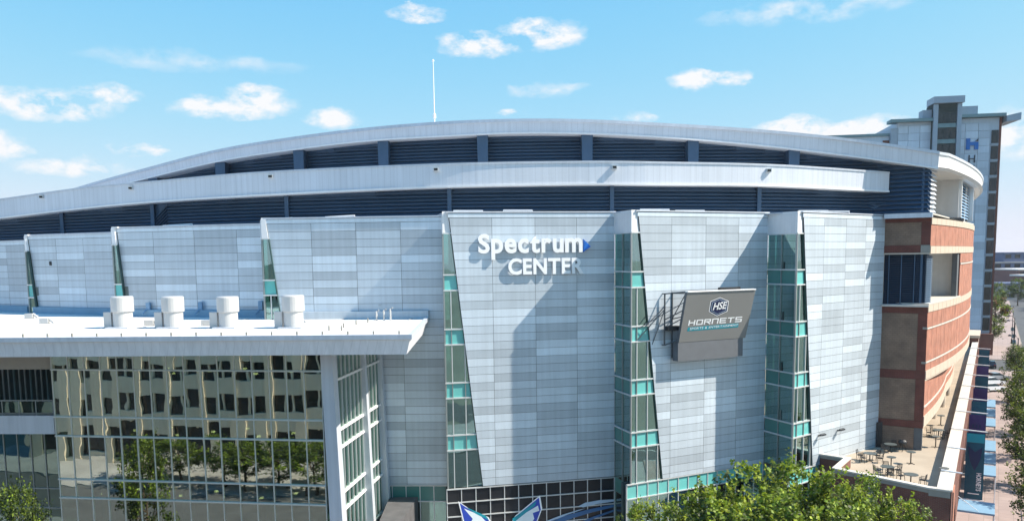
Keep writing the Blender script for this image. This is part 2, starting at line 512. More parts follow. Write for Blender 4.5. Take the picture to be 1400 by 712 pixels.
    def sweep(self, pts, prof, closed=True, ends=True, mi=0):
        """prof(i) -> list of (outwards, z) corners in clockwise order seen along the path; outwards = right of travel"""
        n = len(pts)
        rows = []
        us = [0]
        for i in range(n):
            p = Vector(pts[i][:2])
            d0 = (Vector(pts[min(i + 1, n - 1)][:2]) - p)
            d1 = (p - Vector(pts[max(i - 1, 0)][:2]))
            if d0.length < 1e-6: d0 = d1
            if d1.length < 1e-6: d1 = d0
            d0, d1 = d0.normalized(), d1.normalized()
            t = (d0 + d1).normalized()
            nr = Vector((t.y, -t.x))
            k = 1 / max(.5, nr.dot(Vector((d0.y, -d0.x))))
            pr = prof(i) if callable(prof) else prof
            rows.append([(p.x + nr.x * o * k, p.y + nr.y * o * k, z) for o, z in pr])
            if i:
                us.append(us[-1] + (p - Vector(pts[i - 1][:2])).length)
        m = len(rows[0])
        for i in range(n - 1):
            v = 0
            for j in range(m if closed else m - 1):
                a, b = rows[i][j], rows[i][(j + 1) % m]
                c, d = rows[i + 1][(j + 1) % m], rows[i + 1][j]
                l = (Vector(b) - Vector(a)).length
                self.face([a, d, c, b], [(us[i], a[2]), (us[i + 1], d[2]), (us[i + 1], c[2]), (us[i], b[2])], mi)
        if ends and closed:
            self.face(rows[0][:], mi=mi)
            self.face(rows[-1][::-1], mi=mi)
    def mesh(self, name, mats, smooth=False):
        me = bpy.data.meshes.new(name)
        me.from_pydata(self.v, [], self.f)
        if not isinstance(mats, (list, tuple)):
            mats = [mats]
        for x in mats:
            me.materials.append(MATS[x])
        me.polygons.foreach_set('material_index', self.mi)
        ul = me.uv_layers.new(name='UVMap')
        flat = [c for u in self.uv for c in u]
        if len(flat) == 2 * len(me.loops):
            ul.data.foreach_set('uv', flat)
        if smooth:
            me.polygons.foreach_set('use_smooth', [True] * len(me.polygons))
        me.update()
        return me
    def build(self, name, mats, parent=None, smooth=False, kind=None, label=None):
        return link(name, self.mesh(name, mats, smooth), parent, kind=kind, label=label)

WORLD = {}
def link(name, me, parent=None, M=None, kind=None, label=None):
    """link a mesh whose coordinates (or matrix M) are already in world space, as a part of parent if given"""
    o = bpy.data.objects.new(name, me)
    col.objects.link(o)
    if M is not None:
        o.matrix_world = M
    if parent is not None:
        o.parent = parent
        o.matrix_parent_inverse = WORLD[parent.name].inverted()
    WORLD[o.name] = (M if M is not None else Matrix.Identity(4)).copy()
    if kind: o['kind'] = kind
    if label: o['label'] = label
    return o

def tag(o, label=None, cat=None, group=None, kind=None):
    if label: o['label'] = label
    if cat: o['category'] = cat
    if group: o['group'] = group
    if kind: o['kind'] = kind
    return o

def thing(name, loc, label, cat, group=None):
    """an Empty at the thing's base; its parts are written in world coordinates"""
    o = bpy.data.objects.new(name, None)
    col.objects.link(o)
    o.location = loc
    o.empty_display_size = .5
    WORLD[o.name] = Matrix.Translation(loc)
    return tag(o, label, cat, group)

def local_thing(name, label=None, cat=None, group=None):
    o = bpy.data.objects.new(name, None)
    col.objects.link(o)
    WORLD[o.name] = Matrix.Identity(4)
    return tag(o, label, cat, group)

def copy_tree(o, parent=None):
    c = o.copy()
    col.objects.link(c)
    if parent is not None:
        c.parent = parent
    for ch in list(o.children):
        copy_tree(ch, c)
    return c

def place(proto, first, loc, rz=0.0, s=1.0, label=None, group=None):
    o = proto if first else copy_tree(proto)
    o.location = loc
    o.rotation_euler = (0, 0, rz)
    o.scale = (s, s, s) if isinstance(s, (int, float)) else s
    if label: o['label'] = label
    if group: o['group'] = group
    return o

def interp(tab, x, k):
    """smooth (monotone-ish cubic) interpolation of column k of a table keyed by column 0"""
    n = len(tab)
    if x <= tab[0][0]:
        i = 0
    elif x >= tab[-1][0]:
        i = n - 2
    else:
        i = max(j for j in range(n - 1) if tab[j][0] <= x)
    x0, x1 = tab[i][0], tab[i + 1][0]
    y0, y1 = tab[i][k], tab[i + 1][k]
    m0 = (y1 - tab[i - 1][k]) / (x1 - tab[i - 1][0]) if i > 0 else (y1 - y0) / (x1 - x0)
    m1 = (tab[i + 2][k] - y0) / (tab[i + 2][0] - x0) if i < n - 2 else (y1 - y0) / (x1 - x0)
    t = (x - x0) / (x1 - x0)
    h = x1 - x0
    return ((2 * t ** 3 - 3 * t * t + 1) * y0 + (t ** 3 - 2 * t * t + t) * h * m0 + (-2 * t ** 3 + 3 * t * t) * y1 + (t ** 3 - t * t) * h * m1)

def clip_poly(poly, a, b, c):
    """keep a*x + b*y + c >= 0"""
    out = []
    n = len(poly)
    for i in range(n):
        p, q = poly[i], poly[(i + 1) % n]
        dp, dq = a * p[0] + b * p[1] + c, a * q[0] + b * q[1] + c
        if dp >= 0: out.append(p)
        if dp * dq < 0:
            t = dp / (dp - dq)
            out.append((p[0] + (q[0] - p[0]) * t, p[1] + (q[1] - p[1]) * t))
    return out

class Plane:
    """vertical wall plane: s runs along it (to the right), o outwards towards the street, z up"""
    def __init__(self, A, B):
        self.A = Vector((A[0], A[1], 0))
        B = Vector((B[0], B[1], 0))
        self.t = (B - self.A).normalized()
        self.n = Vector((self.t.y, -self.t.x, 0))
        self.L = (B - self.A).length
    def p(self, s, z, o=0.0):
        q = self.A + self.t * s + self.n * o
        return Vector((q.x, q.y, z))
    def hit(self, px, py):
        r = ray(px, py)
        k = (self.A - CAMP).dot(self.n) / r.dot(self.n)
        w = CAMP + r * k
        return (w - self.A).dot(self.t), w.z
    def M(self, s, z, o=0.0):
        """local x along the wall, y up, z outwards"""
        q = self.p(s, z, o)
        return Matrix(((self.t.x, 0, self.n.x, q.x), (self.t.y, 0, self.n.y, q.y), (0, 1, 0, q.z), (0, 0, 0, 1)))

def slab_on(pl, poly, o0, o1, mi=0, mb=None):
    """extrude a polygon given in (s, z) from o0 to o1 off a wall plane"""
    mb = mb or MB()
    n = len(poly)
    ar = sum(poly[i][0] * poly[(i + 1) % n][1] - poly[(i + 1) % n][0] * poly[i][1] for i in range(n))
    if ar < 0: poly = poly[::-1]
    fr = [pl.p(s, z, o1) for s, z in poly]
    bk = [pl.p(s, z, o0) for s, z in poly]
    mb.face(fr, poly, mi)
    mb.face(bk[::-1], poly[::-1], mi)
    for i in range(n):
        j = (i + 1) % n
        mb.face([bk[i], bk[j], fr[j], fr[i]], [poly[i], poly[j], poly[j], poly[i]], mi)
    return mb

PANEL_CACHE = {}
def panel_mesh(poly, tone, name='panel', d=0.05, mats='panel'):
    """thin cassette with its origin at the lower left corner; x along the wall, y up, z out"""
    key = (tuple((round(a, 3), round(b, 3)) for a, b in poly), tone, name, d, mats)
    if key in PANEL_CACHE:
        return PANEL_CACHE[key]
    mb = MB()
    n = len(poly)
    mb.face([(p[0], p[1], d) for p in poly])
    for i in range(n):          # dark gasketed edges
        j = (i + 1) % n
        mb.face([(poly[i][0], poly[i][1], 0), (poly[j][0], poly[j][1], 0), (poly[j][0], poly[j][1], d), (poly[i][0], poly[i][1], d)], mi=1)
    me = mb.mesh(name, ['%s%d' % (mats, tone), 'backing'])
    PANEL_CACHE[key] = me
    return me

def text_mesh(ch, size, extrude, offset=0.0, shear=0.0, space=1.0):
    cu = bpy.data.curves.new('txt', 'FONT')
    cu.body = ch
    cu.size = size
    cu.extrude = extrude
    cu.offset = offset
    cu.shear = shear
    cu.space_character = space
    cu.resolution_u = 4
    ob = bpy.data.objects.new('txt', cu)
    col.objects.link(ob)
    bpy.context.view_layer.update()
    dg = bpy.context.evaluated_depsgraph_get()
    me = bpy.data.meshes.new_from_object(ob.evaluated_get(dg))
    bpy.data.objects.remove(ob)
    bpy.data.curves.remove(cu)
    xs = [v.co.x for v in me.vertices]; ys = [v.co.y for v in me.vertices]
    return me, (min(xs), max(xs), min(ys), max(ys))

def word(parent, text, mat_name, M, width, height, depth, bold, gap=.08, name='letter', shear=0.0):
    """letters as separate children, laid out on x to fill width; cap height scaled to height (matrix M: x right, y up, z out)"""
    pieces, x = [], 0.0
    capm, cb = text_mesh('E', 1, .01, bold)
    cap = cb[3] - cb[2]
    bpy.data.meshes.remove(capm)
    for ch in text:
        if ch == ' ':
            x += .35; continue
        me, bb = text_mesh(ch, 1, .5, bold)
        pieces.append((me, x - bb[0], ch))
        x += bb[1] - bb[0] + gap
    tot = x - gap
    sx, sy = width / tot, height / cap
    for me, dx, ch_ in pieces:
        me.materials.clear(); me.materials.append(MATS[mat_name])
        for v in me.vertices:
            y_ = (v.co.y - cb[2]) * sy * (1.1 if ch_ in 'pecrum' else 1)
            v.co = Vector(((v.co.x + dx) * sx + shear * y_, y_, (v.co.z + .5) * depth))
        me.name = name
        link(name, me, parent, M)

# ------------------------------------------------------------------ ground, street and pavement
U = Vector((0.513, 0.858, 0)).normalized()        # side street runs away along U
V = Vector((U.y, -U.x, 0))                        # to the right of it
E0 = Vector((32.3, 58.0, 0))                      # street corner of the terrace
def st(a, b, z=0.0):
    """side street coordinates: a metres along it, b metres out from the terrace wall"""
    p = E0 + U * a + V * b
    return Vector((p.x, p.y, z))

mb = MB()
mb.face([(-2500, -1500, 0), (2500, -1500, 0), (2500, 4500, 0), (-2500, 4500, 0)])
tag(mb.build('ground', 'ground'), kind='structure')

mb = MB()
mb.face([(-160, 44, .004), (40, 44, .004), tuple(st(0, 12.0, .004)), (30, 75, .004), (-160, 80, .004)])
mat('plaza_stone', (0.29, 0.28, 0.275), .85, var=.2, scale=.3)
tag(mb.build('plaza_paving', 'plaza_stone'), kind='structure')
mb = MB()
mb.prism([st(-4, 0)[:2], st(-4, 9.2)[:2], st(128, 9.2)[:2], st(128, 0)[:2]], .008, .13)
tag(mb.build('pavement', 'pavers'), kind='structure')
mb = MB()
mb.bar(st(-4, 9.3, .065), st(128, 9.3, .065), .2, .14)
tag(mb.build('kerb', 'kerb'), kind='structure')
mb = MB()
mb.face([st(-60, 9.4, .006), st(-60, 22, .006), st(600, 22, .006), st(600, 9.4, .006)])
tag(mb.build('road', 'asphalt'), kind='structure')
mb = MB()
mb.face([st(128, -120, .010), st(128, 140, .010), st(146, 140, .010), st(146, -120, .010)])
tag(mb.build('cross_road', 'asphalt'), kind='structure')
mb = MB()
mb.prism([st(147, -5)[:2], st(147, 9.2)[:2], st(420, 9.2)[:2], st(420, -5)[:2]], .008, .14)
tag(mb.build('far_pavement', 'pavers'), kind='structure')
mb = MB()
for k in range(18):
    mb.face([st(-50 + k * 9, 14.8, .0115), st(-50 + k * 9, 14.95, .0115), st(-47 + k * 9, 14.95, .0115), st(-47 + k * 9, 14.8, .0115)])
for k in range(11):
    for a in (123.4, 148.5):
        b0 = 8.4 + k * 1.25
        mb.face([st(a, b0, .015), st(a, b0 + .6, .015), st(a + 2.6, b0 + .6, .015), st(a + 2.6, b0, .015)])
tag(mb.build('road_markings', 'road_paint'), kind='structure')
mb = MB()
mb.face([(-160, 30, .012), (38, 30, .012), (38, 43.9, .012), (-160, 43.9, .012)])
tag(mb.build('front_road', 'asphalt'), kind='structure')
mb = MB()
mb.prism([(-160, 22), (38, 12), (38, 29.9), (-160, 29.9)], .004, .13)
tag(mb.build('opposite_pavement', 'plaza_stone'), kind='structure')

# ------------------------------------------------------------------ the arena
arena = thing('arena', (0, 75, 0), 'huge round arena clad in grey metal panels with white curved roof edges', 'arena')

Z_TOP = 28.4
# facets of the metal wall: top-left px, top-right px, bottom-left px (slanted left edge), depth left/right, foot, joints
FACETS = [
    dict(tl=(-85, 338), tr=(33, 326), bl=(-85, 440), dl=88, dr=81.2, zb=18.5, j=[-40, 8], lv=-.85),
    dict(tl=(39, 325.5), tr=(152, 317), bl=(56, 440), dl=79.6, dr=75.2, zb=18.5, j=[76, 113], lv=-.8),
    dict(tl=(160, 316), tr=(356, 304.5), bl=(178, 445), dl=73.2, dr=69.6, zb=18.5, j=[209, 265, 323], lv=-.6),
    dict(tl=(364, 303.5), tr=(604, 294), bl=(385, 440), dl=66.8, dr=66.2, zb=5.95, j=[425, 486, 547], lv=-.1),
    dict(tl=(613, 293.5), tr=(840, 290), bl=(661, 672), dl=64.2, dr=67.2, zb=6.2, j=[672, 731, 788], lv=0),
    dict(tl=(872, 290), tr=(1050, 292.5), bl=(906, 661), dl=64.3, dr=70.3, zb=6.45, j=[918, 965, 1010], lv=0),
    dict(tl=(1098, 292), tr=(1210, 295.5), bl=(1110, 632), dl=67.4, dr=75.5, zb=6.5, j=[1127, 1157, 1184], lv=-.15),
]
ROW = 0.662
rp = random.Random(11)
for k, f in enumerate(FACETS):
    A, B = at(*f['tl'], f['dl']), at(*f['tr'], f['dr'])
    pl = Plane(A, B)
    f['pl'] = pl
    f['zt'] = (A.z + B.z) / 2
    f['A'], f['B'] = A, B
    s1, zz = pl.hit(*f['bl'])
    slope = s1 / (A.z - zz) if zz < A.z else 0          # metres the left edge moves right per metre down
    f['slope'] = slope
    zt, zb = f['zt'], f['zb']
    sb = slope * (zt - zb)
    outline = [(0, zt), (sb, zb), (pl.L, zb), (pl.L, zt)]
    wall = slab_on(pl, outline, -.35, -.001).build('wall', 'backing', arena)
    js = [-.5] + [pl.hit(px, f['tl'][1] + (f['tr'][1] - f['tl'][1]) * (px - f['tl'][0]) / (f['tr'][0] - f['tl'][0]))[0] for px in f['j']] + [pl.L + .5]
    nrow = int((zt - zb) / ROW) + 1
    last = [0] * 10
    g = .012
    for r in range(nrow):
        z1 = zt - .34 - r * ROW
        z0 = z1 - ROW
        for c in range(len(js) - 1):
            tone = rp.choice((0, 1, 1, 2, 2, 3))
            if r % 2 == 0 and rp.random() < .35: tone = last[c]
            last[c] = tone
            poly = [(js[c] + g, z0 + g), (js[c + 1] - g, z0 + g), (js[c + 1] - g, z1 - g), (js[c] + g, z1 - g)]
            # left slanted edge: s >= slope * (zt - z)
            poly = clip_poly(poly, 1, slope, -slope * zt - .02)
            poly = clip_poly(poly, -1, 0, pl.L)
            poly = clip_poly(poly, 0, 1, -zb)
            if len(poly) < 3: continue
            a = min(p[0] for p in poly); b = min(p[1] for p in poly)
            if max(p[0] for p in poly) - a < .06 or max(p[1] for p in poly) - b < .05: continue
            loc = [(p[0] - a, p[1] - b) for p in poly]
            # every cassette is hung a hair differently, as the photographed wall shows
            M = pl.M(a, b, rp.uniform(0, .006))
            if rp.random() < .5:
                M = M @ Matrix.Rotation(rp.gauss(0, .0014), 4, 'X') @ Matrix.Rotation(rp.gauss(0, .0006), 4, 'Y')
            link('panel', panel_mesh(loc, tone), wall, M)
    # white coping on the wall head and a flat ledge behind it
    slab_on(pl, [(-.05, zt - .34 + .02), (pl.L + .02, zt - .34 + .02), (pl.L + .02, zt), (-.05, zt)], 0, .07).build('coping', 'panel3', wall)
    led = MB()
    led.prism([pl.p(-.2, 0, .12)[:2], pl.p(pl.L + .1, 0, .12)[:2], pl.p(pl.L + .3, 0, -9)[:2], pl.p(-.3, 0, -9)[:2]], zt + .004 + .01 * k, zt + .16)
    led.build('ledge', 'fascia', arena)

# small fittings on the wall
def on_facet(k, px, py, w, h, d, name, m):
    pl = FACETS[k]['pl']
    s, z = pl.hit(px, py)
    slab_on(pl, [(s - w / 2, z - h / 2), (s + w / 2, z - h / 2), (s + w / 2, z + h / 2), (s - w / 2, z + h / 2)], .06, .06 + d).build(name, m, arena)
on_facet(1, 70, 360, .28, .38, .05, 'wall_vent', 'metal_dark')
on_facet(3, 519.5, 416, .22, .22, .06, 'wall_vent', 'panel0')
for (px, py) in ((1118, 595), (1144, 588)):
    pl = FACETS[6]['pl']
    s, z = pl.hit(px, py)
    m_ = MB()
    m_.bar(pl.p(s, z, .05), pl.p(s - .05, z + .1, .45), .12, .12)
    m_.bar(pl.p(s - .15, z + .12, .38), pl.p(s + .18, z + .22, .62), .42, .10)
    m_.build('wall_light', 'metal_dark', arena)

# ---- glazed bays standing out between the facets
SP = [23.65, 19.3, 14.95, 10.65]          # tops of the teal spandrels
SPH = 1.24
def pane_on(pl, poly, name, m, parent, o=0.0, d=.03):
    if len(poly) < 3: return None
    return slab_on(pl, poly, o, o + d).build(name, m, parent)
def bay(k, cpx, cd, cap, corner_y, side_visible=True):
    """between facet k (its right edge) and facet k+1 (its slanted left edge); corner at picture column cpx, depth cd"""
    f0, f1 = FACETS[k], FACETS[k + 1]
    lv = (f0['lv'] + f1['lv']) / 2
    zt = f1['zt'] + .05
    zb = min(f0['zb'], f1['zb'])
    zb = max(zb, 6.2) if zb < 10 else zb
    c = at(cpx, corner_y, cd)
    corner = Vector((c.x, c.y, 0))
    bayo = MB()
    # front face plane runs from the corner to the next facet's left edge, in that facet's plane moved slightly back
    pl1 = f1['pl']
    left_s = (corner - pl1.A).dot(pl1.t)
    fr = Plane(corner, pl1.p(max(.25, left_s + .3), 0, -.10) + pl1.t * 1.0) if False else None
    P = pl1.p(0, 0, -.12)
    fr = Plane(corner, (corner.x + pl1.t.x, corner.y + pl1.t.y))
    off = (P - corner).dot(pl1.t)                        # s on the front plane where the facet edge starts at the top
    slope = f1['slope']
    side = Plane(f0['pl'].p(f0['pl'].L - .02, 0, .0), corner)
    # dark rooms behind the glass: back wall and a partition added along the return side to block sun
    dv = side.A - corner
    dn, dt = -dv.dot(fr.n), dv.dot(fr.t)
    depth = min(2.6, max(.7, dn - .2))
    wb = off + slope * (zt - zb) + .4
    def room(wr, d0=.22, pad=.14):
        """plan of a room (wr metres wide) behind the front, kept inside the return side"""
        r_ = dt / max(dn, .3)
        return [fr.p(pad + r_ * d0, 0, -d0)[:2], fr.p(wr, 0, -d0)[:2], fr.p(wr, 0, -depth)[:2], fr.p(pad + r_ * depth, 0, -depth)[:2]]
    rm = room(wb, .3, .5)
    back = MB()
    back.prism([rm[3], rm[2], (rm[2][0] - fr.n.x * .1, rm[2][1] - fr.n.y * .1), (rm[3][0] - fr.n.x * .1, rm[3][1] - fr.n.y * .1)], zb, zt)
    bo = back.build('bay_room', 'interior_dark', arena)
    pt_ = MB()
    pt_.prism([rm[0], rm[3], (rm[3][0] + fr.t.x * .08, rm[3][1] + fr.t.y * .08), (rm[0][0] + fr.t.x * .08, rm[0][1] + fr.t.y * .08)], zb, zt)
    pt_.build('blocking_partition', 'interior_dark', bo)
    def clip(poly):
        poly = clip_poly(poly, 1, 0, 0)
        return clip_poly(poly, -1, -slope, off + slope * zt - .03)
    zs = [zt, cap] + [v for s in SP for v in (s + lv, s - SPH + lv) if s + lv < cap - .3] + [zb]
    zs = [z for z in zs if z >= zb]
    if zs[-1] > zb: zs.append(zb)
    bayp = slab_on(side, [(0, cap), (side.L, cap), (side.L, zt), (0, zt)], -.2, .02).build('bay_cap', 'white_cap', arena)
    pane_on(fr, clip([(0, cap), (30, cap), (30, zt), (0, zt)]), 'cap_front', 'white_trim', bayp, -.2, .22)
    roof = MB()
    roof.prism([f0['pl'].p(f0['pl'].L, 0, -.3)[:2], corner[:2], fr.p(off + .3, 0, 0)[:2], pl1.p(.3, 0, -4)[:2]], zt + .002, zt + .12)
    roof.build('bay_roof', 'white_trim', bayp)
    for i in range(1, len(zs) - 1):
        z1, z0 = zs[i], zs[i + 1]
        if z1 - z0 < .1: continue
        is_sp = any(abs(z1 - (s + lv)) < .01 for s in SP)
        wmax = off + slope * (zt - z0)
        # vertical divisions of the front
        cuts = [0]
        step = 1.05
        while cuts[-1] + step < wmax - .25: cuts.append(cuts[-1] + step if len(cuts) > 1 else .55 if wmax > 1.2 else .42)
        cuts.append(60)
        for a, b in zip(cuts, cuts[1:]):
            poly = clip([(a + .03, z0 + .05), (b - .03, z0 + .05), (b - .03, z1 - .05), (a + .03, z1 - .05)])
            pane_on(fr, poly, 'spandrel_pane' if is_sp else 'window_pane', 'spandrel' if is_sp else 'glass_bay', bayp, -.08 if not is_sp else -.06)
        for a in cuts[1:-1]:
            poly = clip([(a - .035, z0), (a + .035, z0), (a + .035, z1), (a - .035, z1)])
            if len(poly) > 2: slab_on(fr, poly, -.1, .05).build('mullion', 'mullion' if not is_sp else 'mullion_grey', bayp)
        # transom and floor slab
        tr = MB()
        poly = clip([(-.04, z1 - .055), (60, z1 - .055), (60, z1 + .055), (-.04, z1 + .055)])
        slab_on(fr, [(-.05, z1 - .055), (wmax - slope * (z1 - z0) + .03, z1 - .055), (wmax - slope * (z1 - z0) + .03, z1 + .055), (-.05, z1 + .055)], -.1, .10, mb=tr)
        if side_visible:
            slab_on(side, [(.02, z1 - .055), (side.L + .06, z1 - .055), (side.L + .06, z1 + .055), (.02, z1 + .055)], -.1, .07, mb=tr)
        tr.build('transom', 'mullion', bayp)
        if is_sp:
            fl = MB()
            fl.prism(room(wmax + .3), z0 + .2, z1 - .2)
            fl.build('floor_slab', 'interior_mid', bayp)
        # side face
        nd = 2 if side.L > 2 else 1
        for q in range(nd):
            a, b = .06 + (side.L - .1) * q / nd, .06 + (side.L - .1) * (q + 1) / nd
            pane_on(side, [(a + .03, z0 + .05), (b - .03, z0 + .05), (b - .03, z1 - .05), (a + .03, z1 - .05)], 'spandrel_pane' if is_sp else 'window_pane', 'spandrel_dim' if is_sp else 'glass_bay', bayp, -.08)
            if q:
                slab_on(side, [(a - .03, z0), (a + .03, z0), (a + .03, z1), (a - .03, z1)], -.1, .05).build('mullion', 'mullion_grey', bayp)
        if not is_sp and side_visible and k == 5:
            slab_on(side, [(.12, z0 + .06), (.75, z0 + .06), (.75, z1 - .06), (.12, z1 - .06)], -.2, -.14).build('blind', 'blind_cream', bo)
        if not is_sp and z1 - z0 > 2 and rp.random() < .8:
            sx = rp.uniform(.25, .8) * wmax
            slab_on(fr, [(sx, z0 + .1), (sx + rp.uniform(.1, .35), z0 + .1), (sx + .2, z0 + rp.uniform(1, 2.4)), (sx, z0 + rp.uniform(1.4, 2.6))], -.9, -.8).build('room_fitting', rp.choice(('interior_pale', 'interior_mid', 'taxi_yellow' if k == 5 else 'interior_mid')), bo)
        if not is_sp:
            slab_on(fr, [(.3, z0 + .02), (wmax + .2, z0 + .02), (wmax + .2, z0 + rp.uniform(.5, 1.0)), (.3, z0 + rp.uniform(.5, 1.0))], -1.5, -1.4).build('room_rail', rp.choice(('interior_mid', 'interior_dark', 'interior_dark')), bo)
    # corner post and the dark reveal along the slanted panel edge
    slab_on(fr, [(-.05, zb), (.06, zb), (.06, cap), (-.05, cap)], -.1, .06).build('corner_post', 'mullion_grey', bayp)
    rv = MB()
    a0, a1 = off + slope * (zt - cap) + .0, off + slope * (zt - zb)
    slab_on(fr, [(a0 - .03, cap), (a0 + .05, cap), (a1 + .05, zb), (a1 - .03, zb)], -.14, .08, mb=rv)
    rv.build('reveal', 'reveal_green', bayp)
    # rear closing wall so no daylight leaks through
    return dict(fr=fr, side=side, off=off, slope=slope, corner=corner)
bay(0, 33.5, 79.4, FACETS[1]['zt'] - 1.45, 326, False)
bay(1, 152.5, 73.0, FACETS[2]['zt'] - 1.45, 317, False)
bay(2, 357, 66.7, FACETS[3]['zt'] - 1.55, 304, False)
bay(3, 604.5, 64.2, FACETS[4]['zt'] - 1.55, 294, False)
bay(4, 863.2, 64.1, FACETS[5]['zt'] - 1.6, 300, True)
bay(5, 1090.5, 67.1, FACETS[6]['zt'] - 1.65, 300, True)

# ---- white curved fascia over the louvres, and the louvre ring below it
#       px    top   bottom  depth
FA1 = [(-120, 287, 311, 92), (0, 273, 298.7, 84), (105, 258.5, 286.5, 78.6), (202, 249.5, 277.5, 74.8), (350, 236.8, 268.5, 70.6), (600, 225.3, 257, 67.5), (810, 221.6, 253, 67.8), (900, 222.6, 253.6, 68.4),
       (1060, 226.3, 255.2, 71.0), (1216, 236.5, 263, 75.4)]
pts1, top1, bot1 = [], [], []
for i in range(65):
    px = -120 + 1336 * i / 64
    d = interp(FA1, px, 3)
    a, b = at(px, interp(FA1, px, 1), d), at(px, interp(FA1, px, 2), d)
    pts1.append((a.x, a.y)); top1.append(a.z); bot1.append(b.z)
mb = MB()
mb.sweep(pts1, lambda i: [(0, top1[i]), (0, bot1[i] + .12), (-.5, bot1[i] + .12), (-.5, top1[i])][::-1])
fas1 = mb.build('roof_edge', 'fascia_seamed', arena)
mb = MB()
mb.sweep(pts1, lambda i: [(.10, bot1[i] + .16), (.10, bot1[i]), (-1.5, bot1[i] + .02), (-1.5, bot1[i] + .16)][::-1])
mb.build('soffit', 'white_trim', fas1)
mb = MB()
mb.sweep(pts1, lambda i: [(.06, top1[i] + .1), (.06, top1[i] - .06), (-9, top1[i] - .04), (-9, top1[i] + .1)][::-1])
mb.build('coping', 'fascia', fas1)
for px, py in ((57, 269), (179, 257), (370, 241), (596, 231.5), (840, 228.5), (1051, 233)):
    d = interp(FA1, px, 3) - .1
    c = at(px, py, d)
    mb = MB(); mb.box(c, (.42, .3, .32)); mb.box((c.x, c.y - .16, c.z - .02), (.3, .06, .18), mi=1)
    mb.build('roof_drain', ['mullion', 'metal_dark'], fas1)

def offset_path(pts, o):
    out = []
    n = len(pts)
    for i in range(n):
        t = (Vector(pts[min(i + 1, n - 1)]) - Vector(pts[max(i - 1, 0)])).normalized()
        out.append((pts[i][0] + t.y * o, pts[i][1] - t.x * o))
    return out

def louvres(path, zb, zt, i0, i1, parent, pitch=.30, deep=.22, m='navy'):
    """one bay of sloping blades between two posts; zb, zt are functions of the path index"""
    mb = MB()
    seg = path[i0:i1 + 1]
    hmax = max(zt(i) - zb(i) for i in range(i0, i1 + 1))
    n = int(hmax / pitch)
    for k in range(n):
        lo = [zb(i0 + q) + k * pitch for q in range(len(seg))]
        okq = [q for q in range(len(seg)) if lo[q] + pitch * .8 < zt(i0 + q)]
        if len(okq) < 2: continue
        q0, q1 = okq[0], okq[-1]
        sub = seg[q0:q1 + 1]
        mb.sweep(sub, lambda i, q0=q0: [(.02, lo[q0 + i] + pitch * .92), (deep, lo[q0 + i] + .05), (deep, lo[q0 + i]), (.02, lo[q0 + i] + pitch * .80)][::-1])
    if mb.f:
        mb.build('louvre_blades', m, parent, kind='stuff')

path_l1 = offset_path(pts1, -1.3)
# continue the lower louvre ring to the brick tower
ext = at(1262, 275, 76.5)
lp1 = path_l1 + [(ext.x - 2.5, ext.y - .6), (ext.x, ext.y)]
bz = [bot1[min(i, 64)] for i in range(len(lp1))]
mb = MB()
mb.sweep(lp1, lambda i: [(0, bz[i] + .3), (0, 27.2), (-.3, 27.2), (-.3, bz[i] + .3)][::-1])
lw1 = mb.build('louvre_wall', 'navy', arena)
def idx_of_px(px, n=64): return max(0, min(n, int(round((px + 120) / 1336 * n))))
posts1 = [-120, 75, 203, 388, 606, 848, 1057, 1216]
for a, b in zip(posts1, posts1[1:]):
    louvres(lp1, lambda i: min(27.7, FACETS[0]['zt'] - .2) if i < 16 else 28.25, lambda i: bz[i] - .02, idx_of_px(a), idx_of_px(b), lw1, .30, .24)
    if b < 1216:
        p = path_l1[idx_of_px(b)]
        q = path_l1[idx_of_px(b) + 1]
        mb = MB(); mb.bar((p[0] - .0, p[1] - .2, 27.4), (p[0], p[1] - .2, bot1[idx_of_px(b)]), .35, .5)
        mb.build('louvre_post', 'navy_post', lw1)
# white strip lamps lying along the ledge
for px, py in ((243, 307.5), (380, 299), (465, 295.8), (640, 288.2), (708, 287.6), (895, 286.5), (943, 288), (1112, 288.3), (1141, 289)):
    d = interp(FA1, px, 3) - .5
    a, b = at(px - 20, py + (1.2 if px < 600 else 0), d), at(px + 20, py - (1.2 if px < 600 else 0), d)
    mb = MB(); mb.bar(a, b, .2, .11)
    for e in (a, b):
        mb.bar((e.x, e.y, e.z), (e.x, e.y, e.z - .5), .05, .05, up=(0, 1, 0))
    mb.build('ledge_lamp', 'white_trim', arena)

# ---- upper roof edge
FA2 = [(60, 274, 284, 96), (105, 258.5, 269, 92), (200, 232, 244.5, 86), (300, 206.5, 221, 81.5), (400, 190, 205.5, 78), (500, 177.5, 193.8, 75.8), (600, 169.3, 187.7, 74.4), (700, 165.4, 183, 73.8), (800, 166, 183.6, 73.7),
       (900, 170.8, 188.3, 74), (1000, 176.8, 196, 74.4), (1100, 185.2, 206.6, 74.6), (1200, 197, 219.5, 74.4), (1284, 209.5, 231.5, 73.4)]
pts2, top2, bot2 = [], [], []
for i in range(65):
    px = 60 + 1224 * i / 64
    d = interp(FA2, px, 3)
    a, b = at(px, interp(FA2, px, 1), d), at(px, interp(FA2, px, 2), d)
    pts2.append((a.x, a.y)); top2.append(a.z); bot2.append(b.z)
mb = MB()
mb.sweep(pts2, lambda i: [(0, top2[i]), (-.12, bot2[i] + .14), (-.6, bot2[i] + .14), (-.6, top2[i])][::-1])
fas2 = mb.build('roof_edge', 'fascia_seamed', arena)
mb = MB()
mb.sweep(pts2, lambda i: [(.12, top2[i] + .16), (.12, top2[i] - .10), (-.7, top2[i] - .10), (-.7, top2[i] + .16)][::-1])
mb.build('coping', 'fascia', fas2)
posts2 = [60, 207, 300, 408, 524, 660, 803, 948, 1086, 1284]
def idx2(px): return max(0, min(64, int(round((px - 60) / 1224 * 64))))
path_l2 = offset_path(pts2, -1.9)
mb = MB()
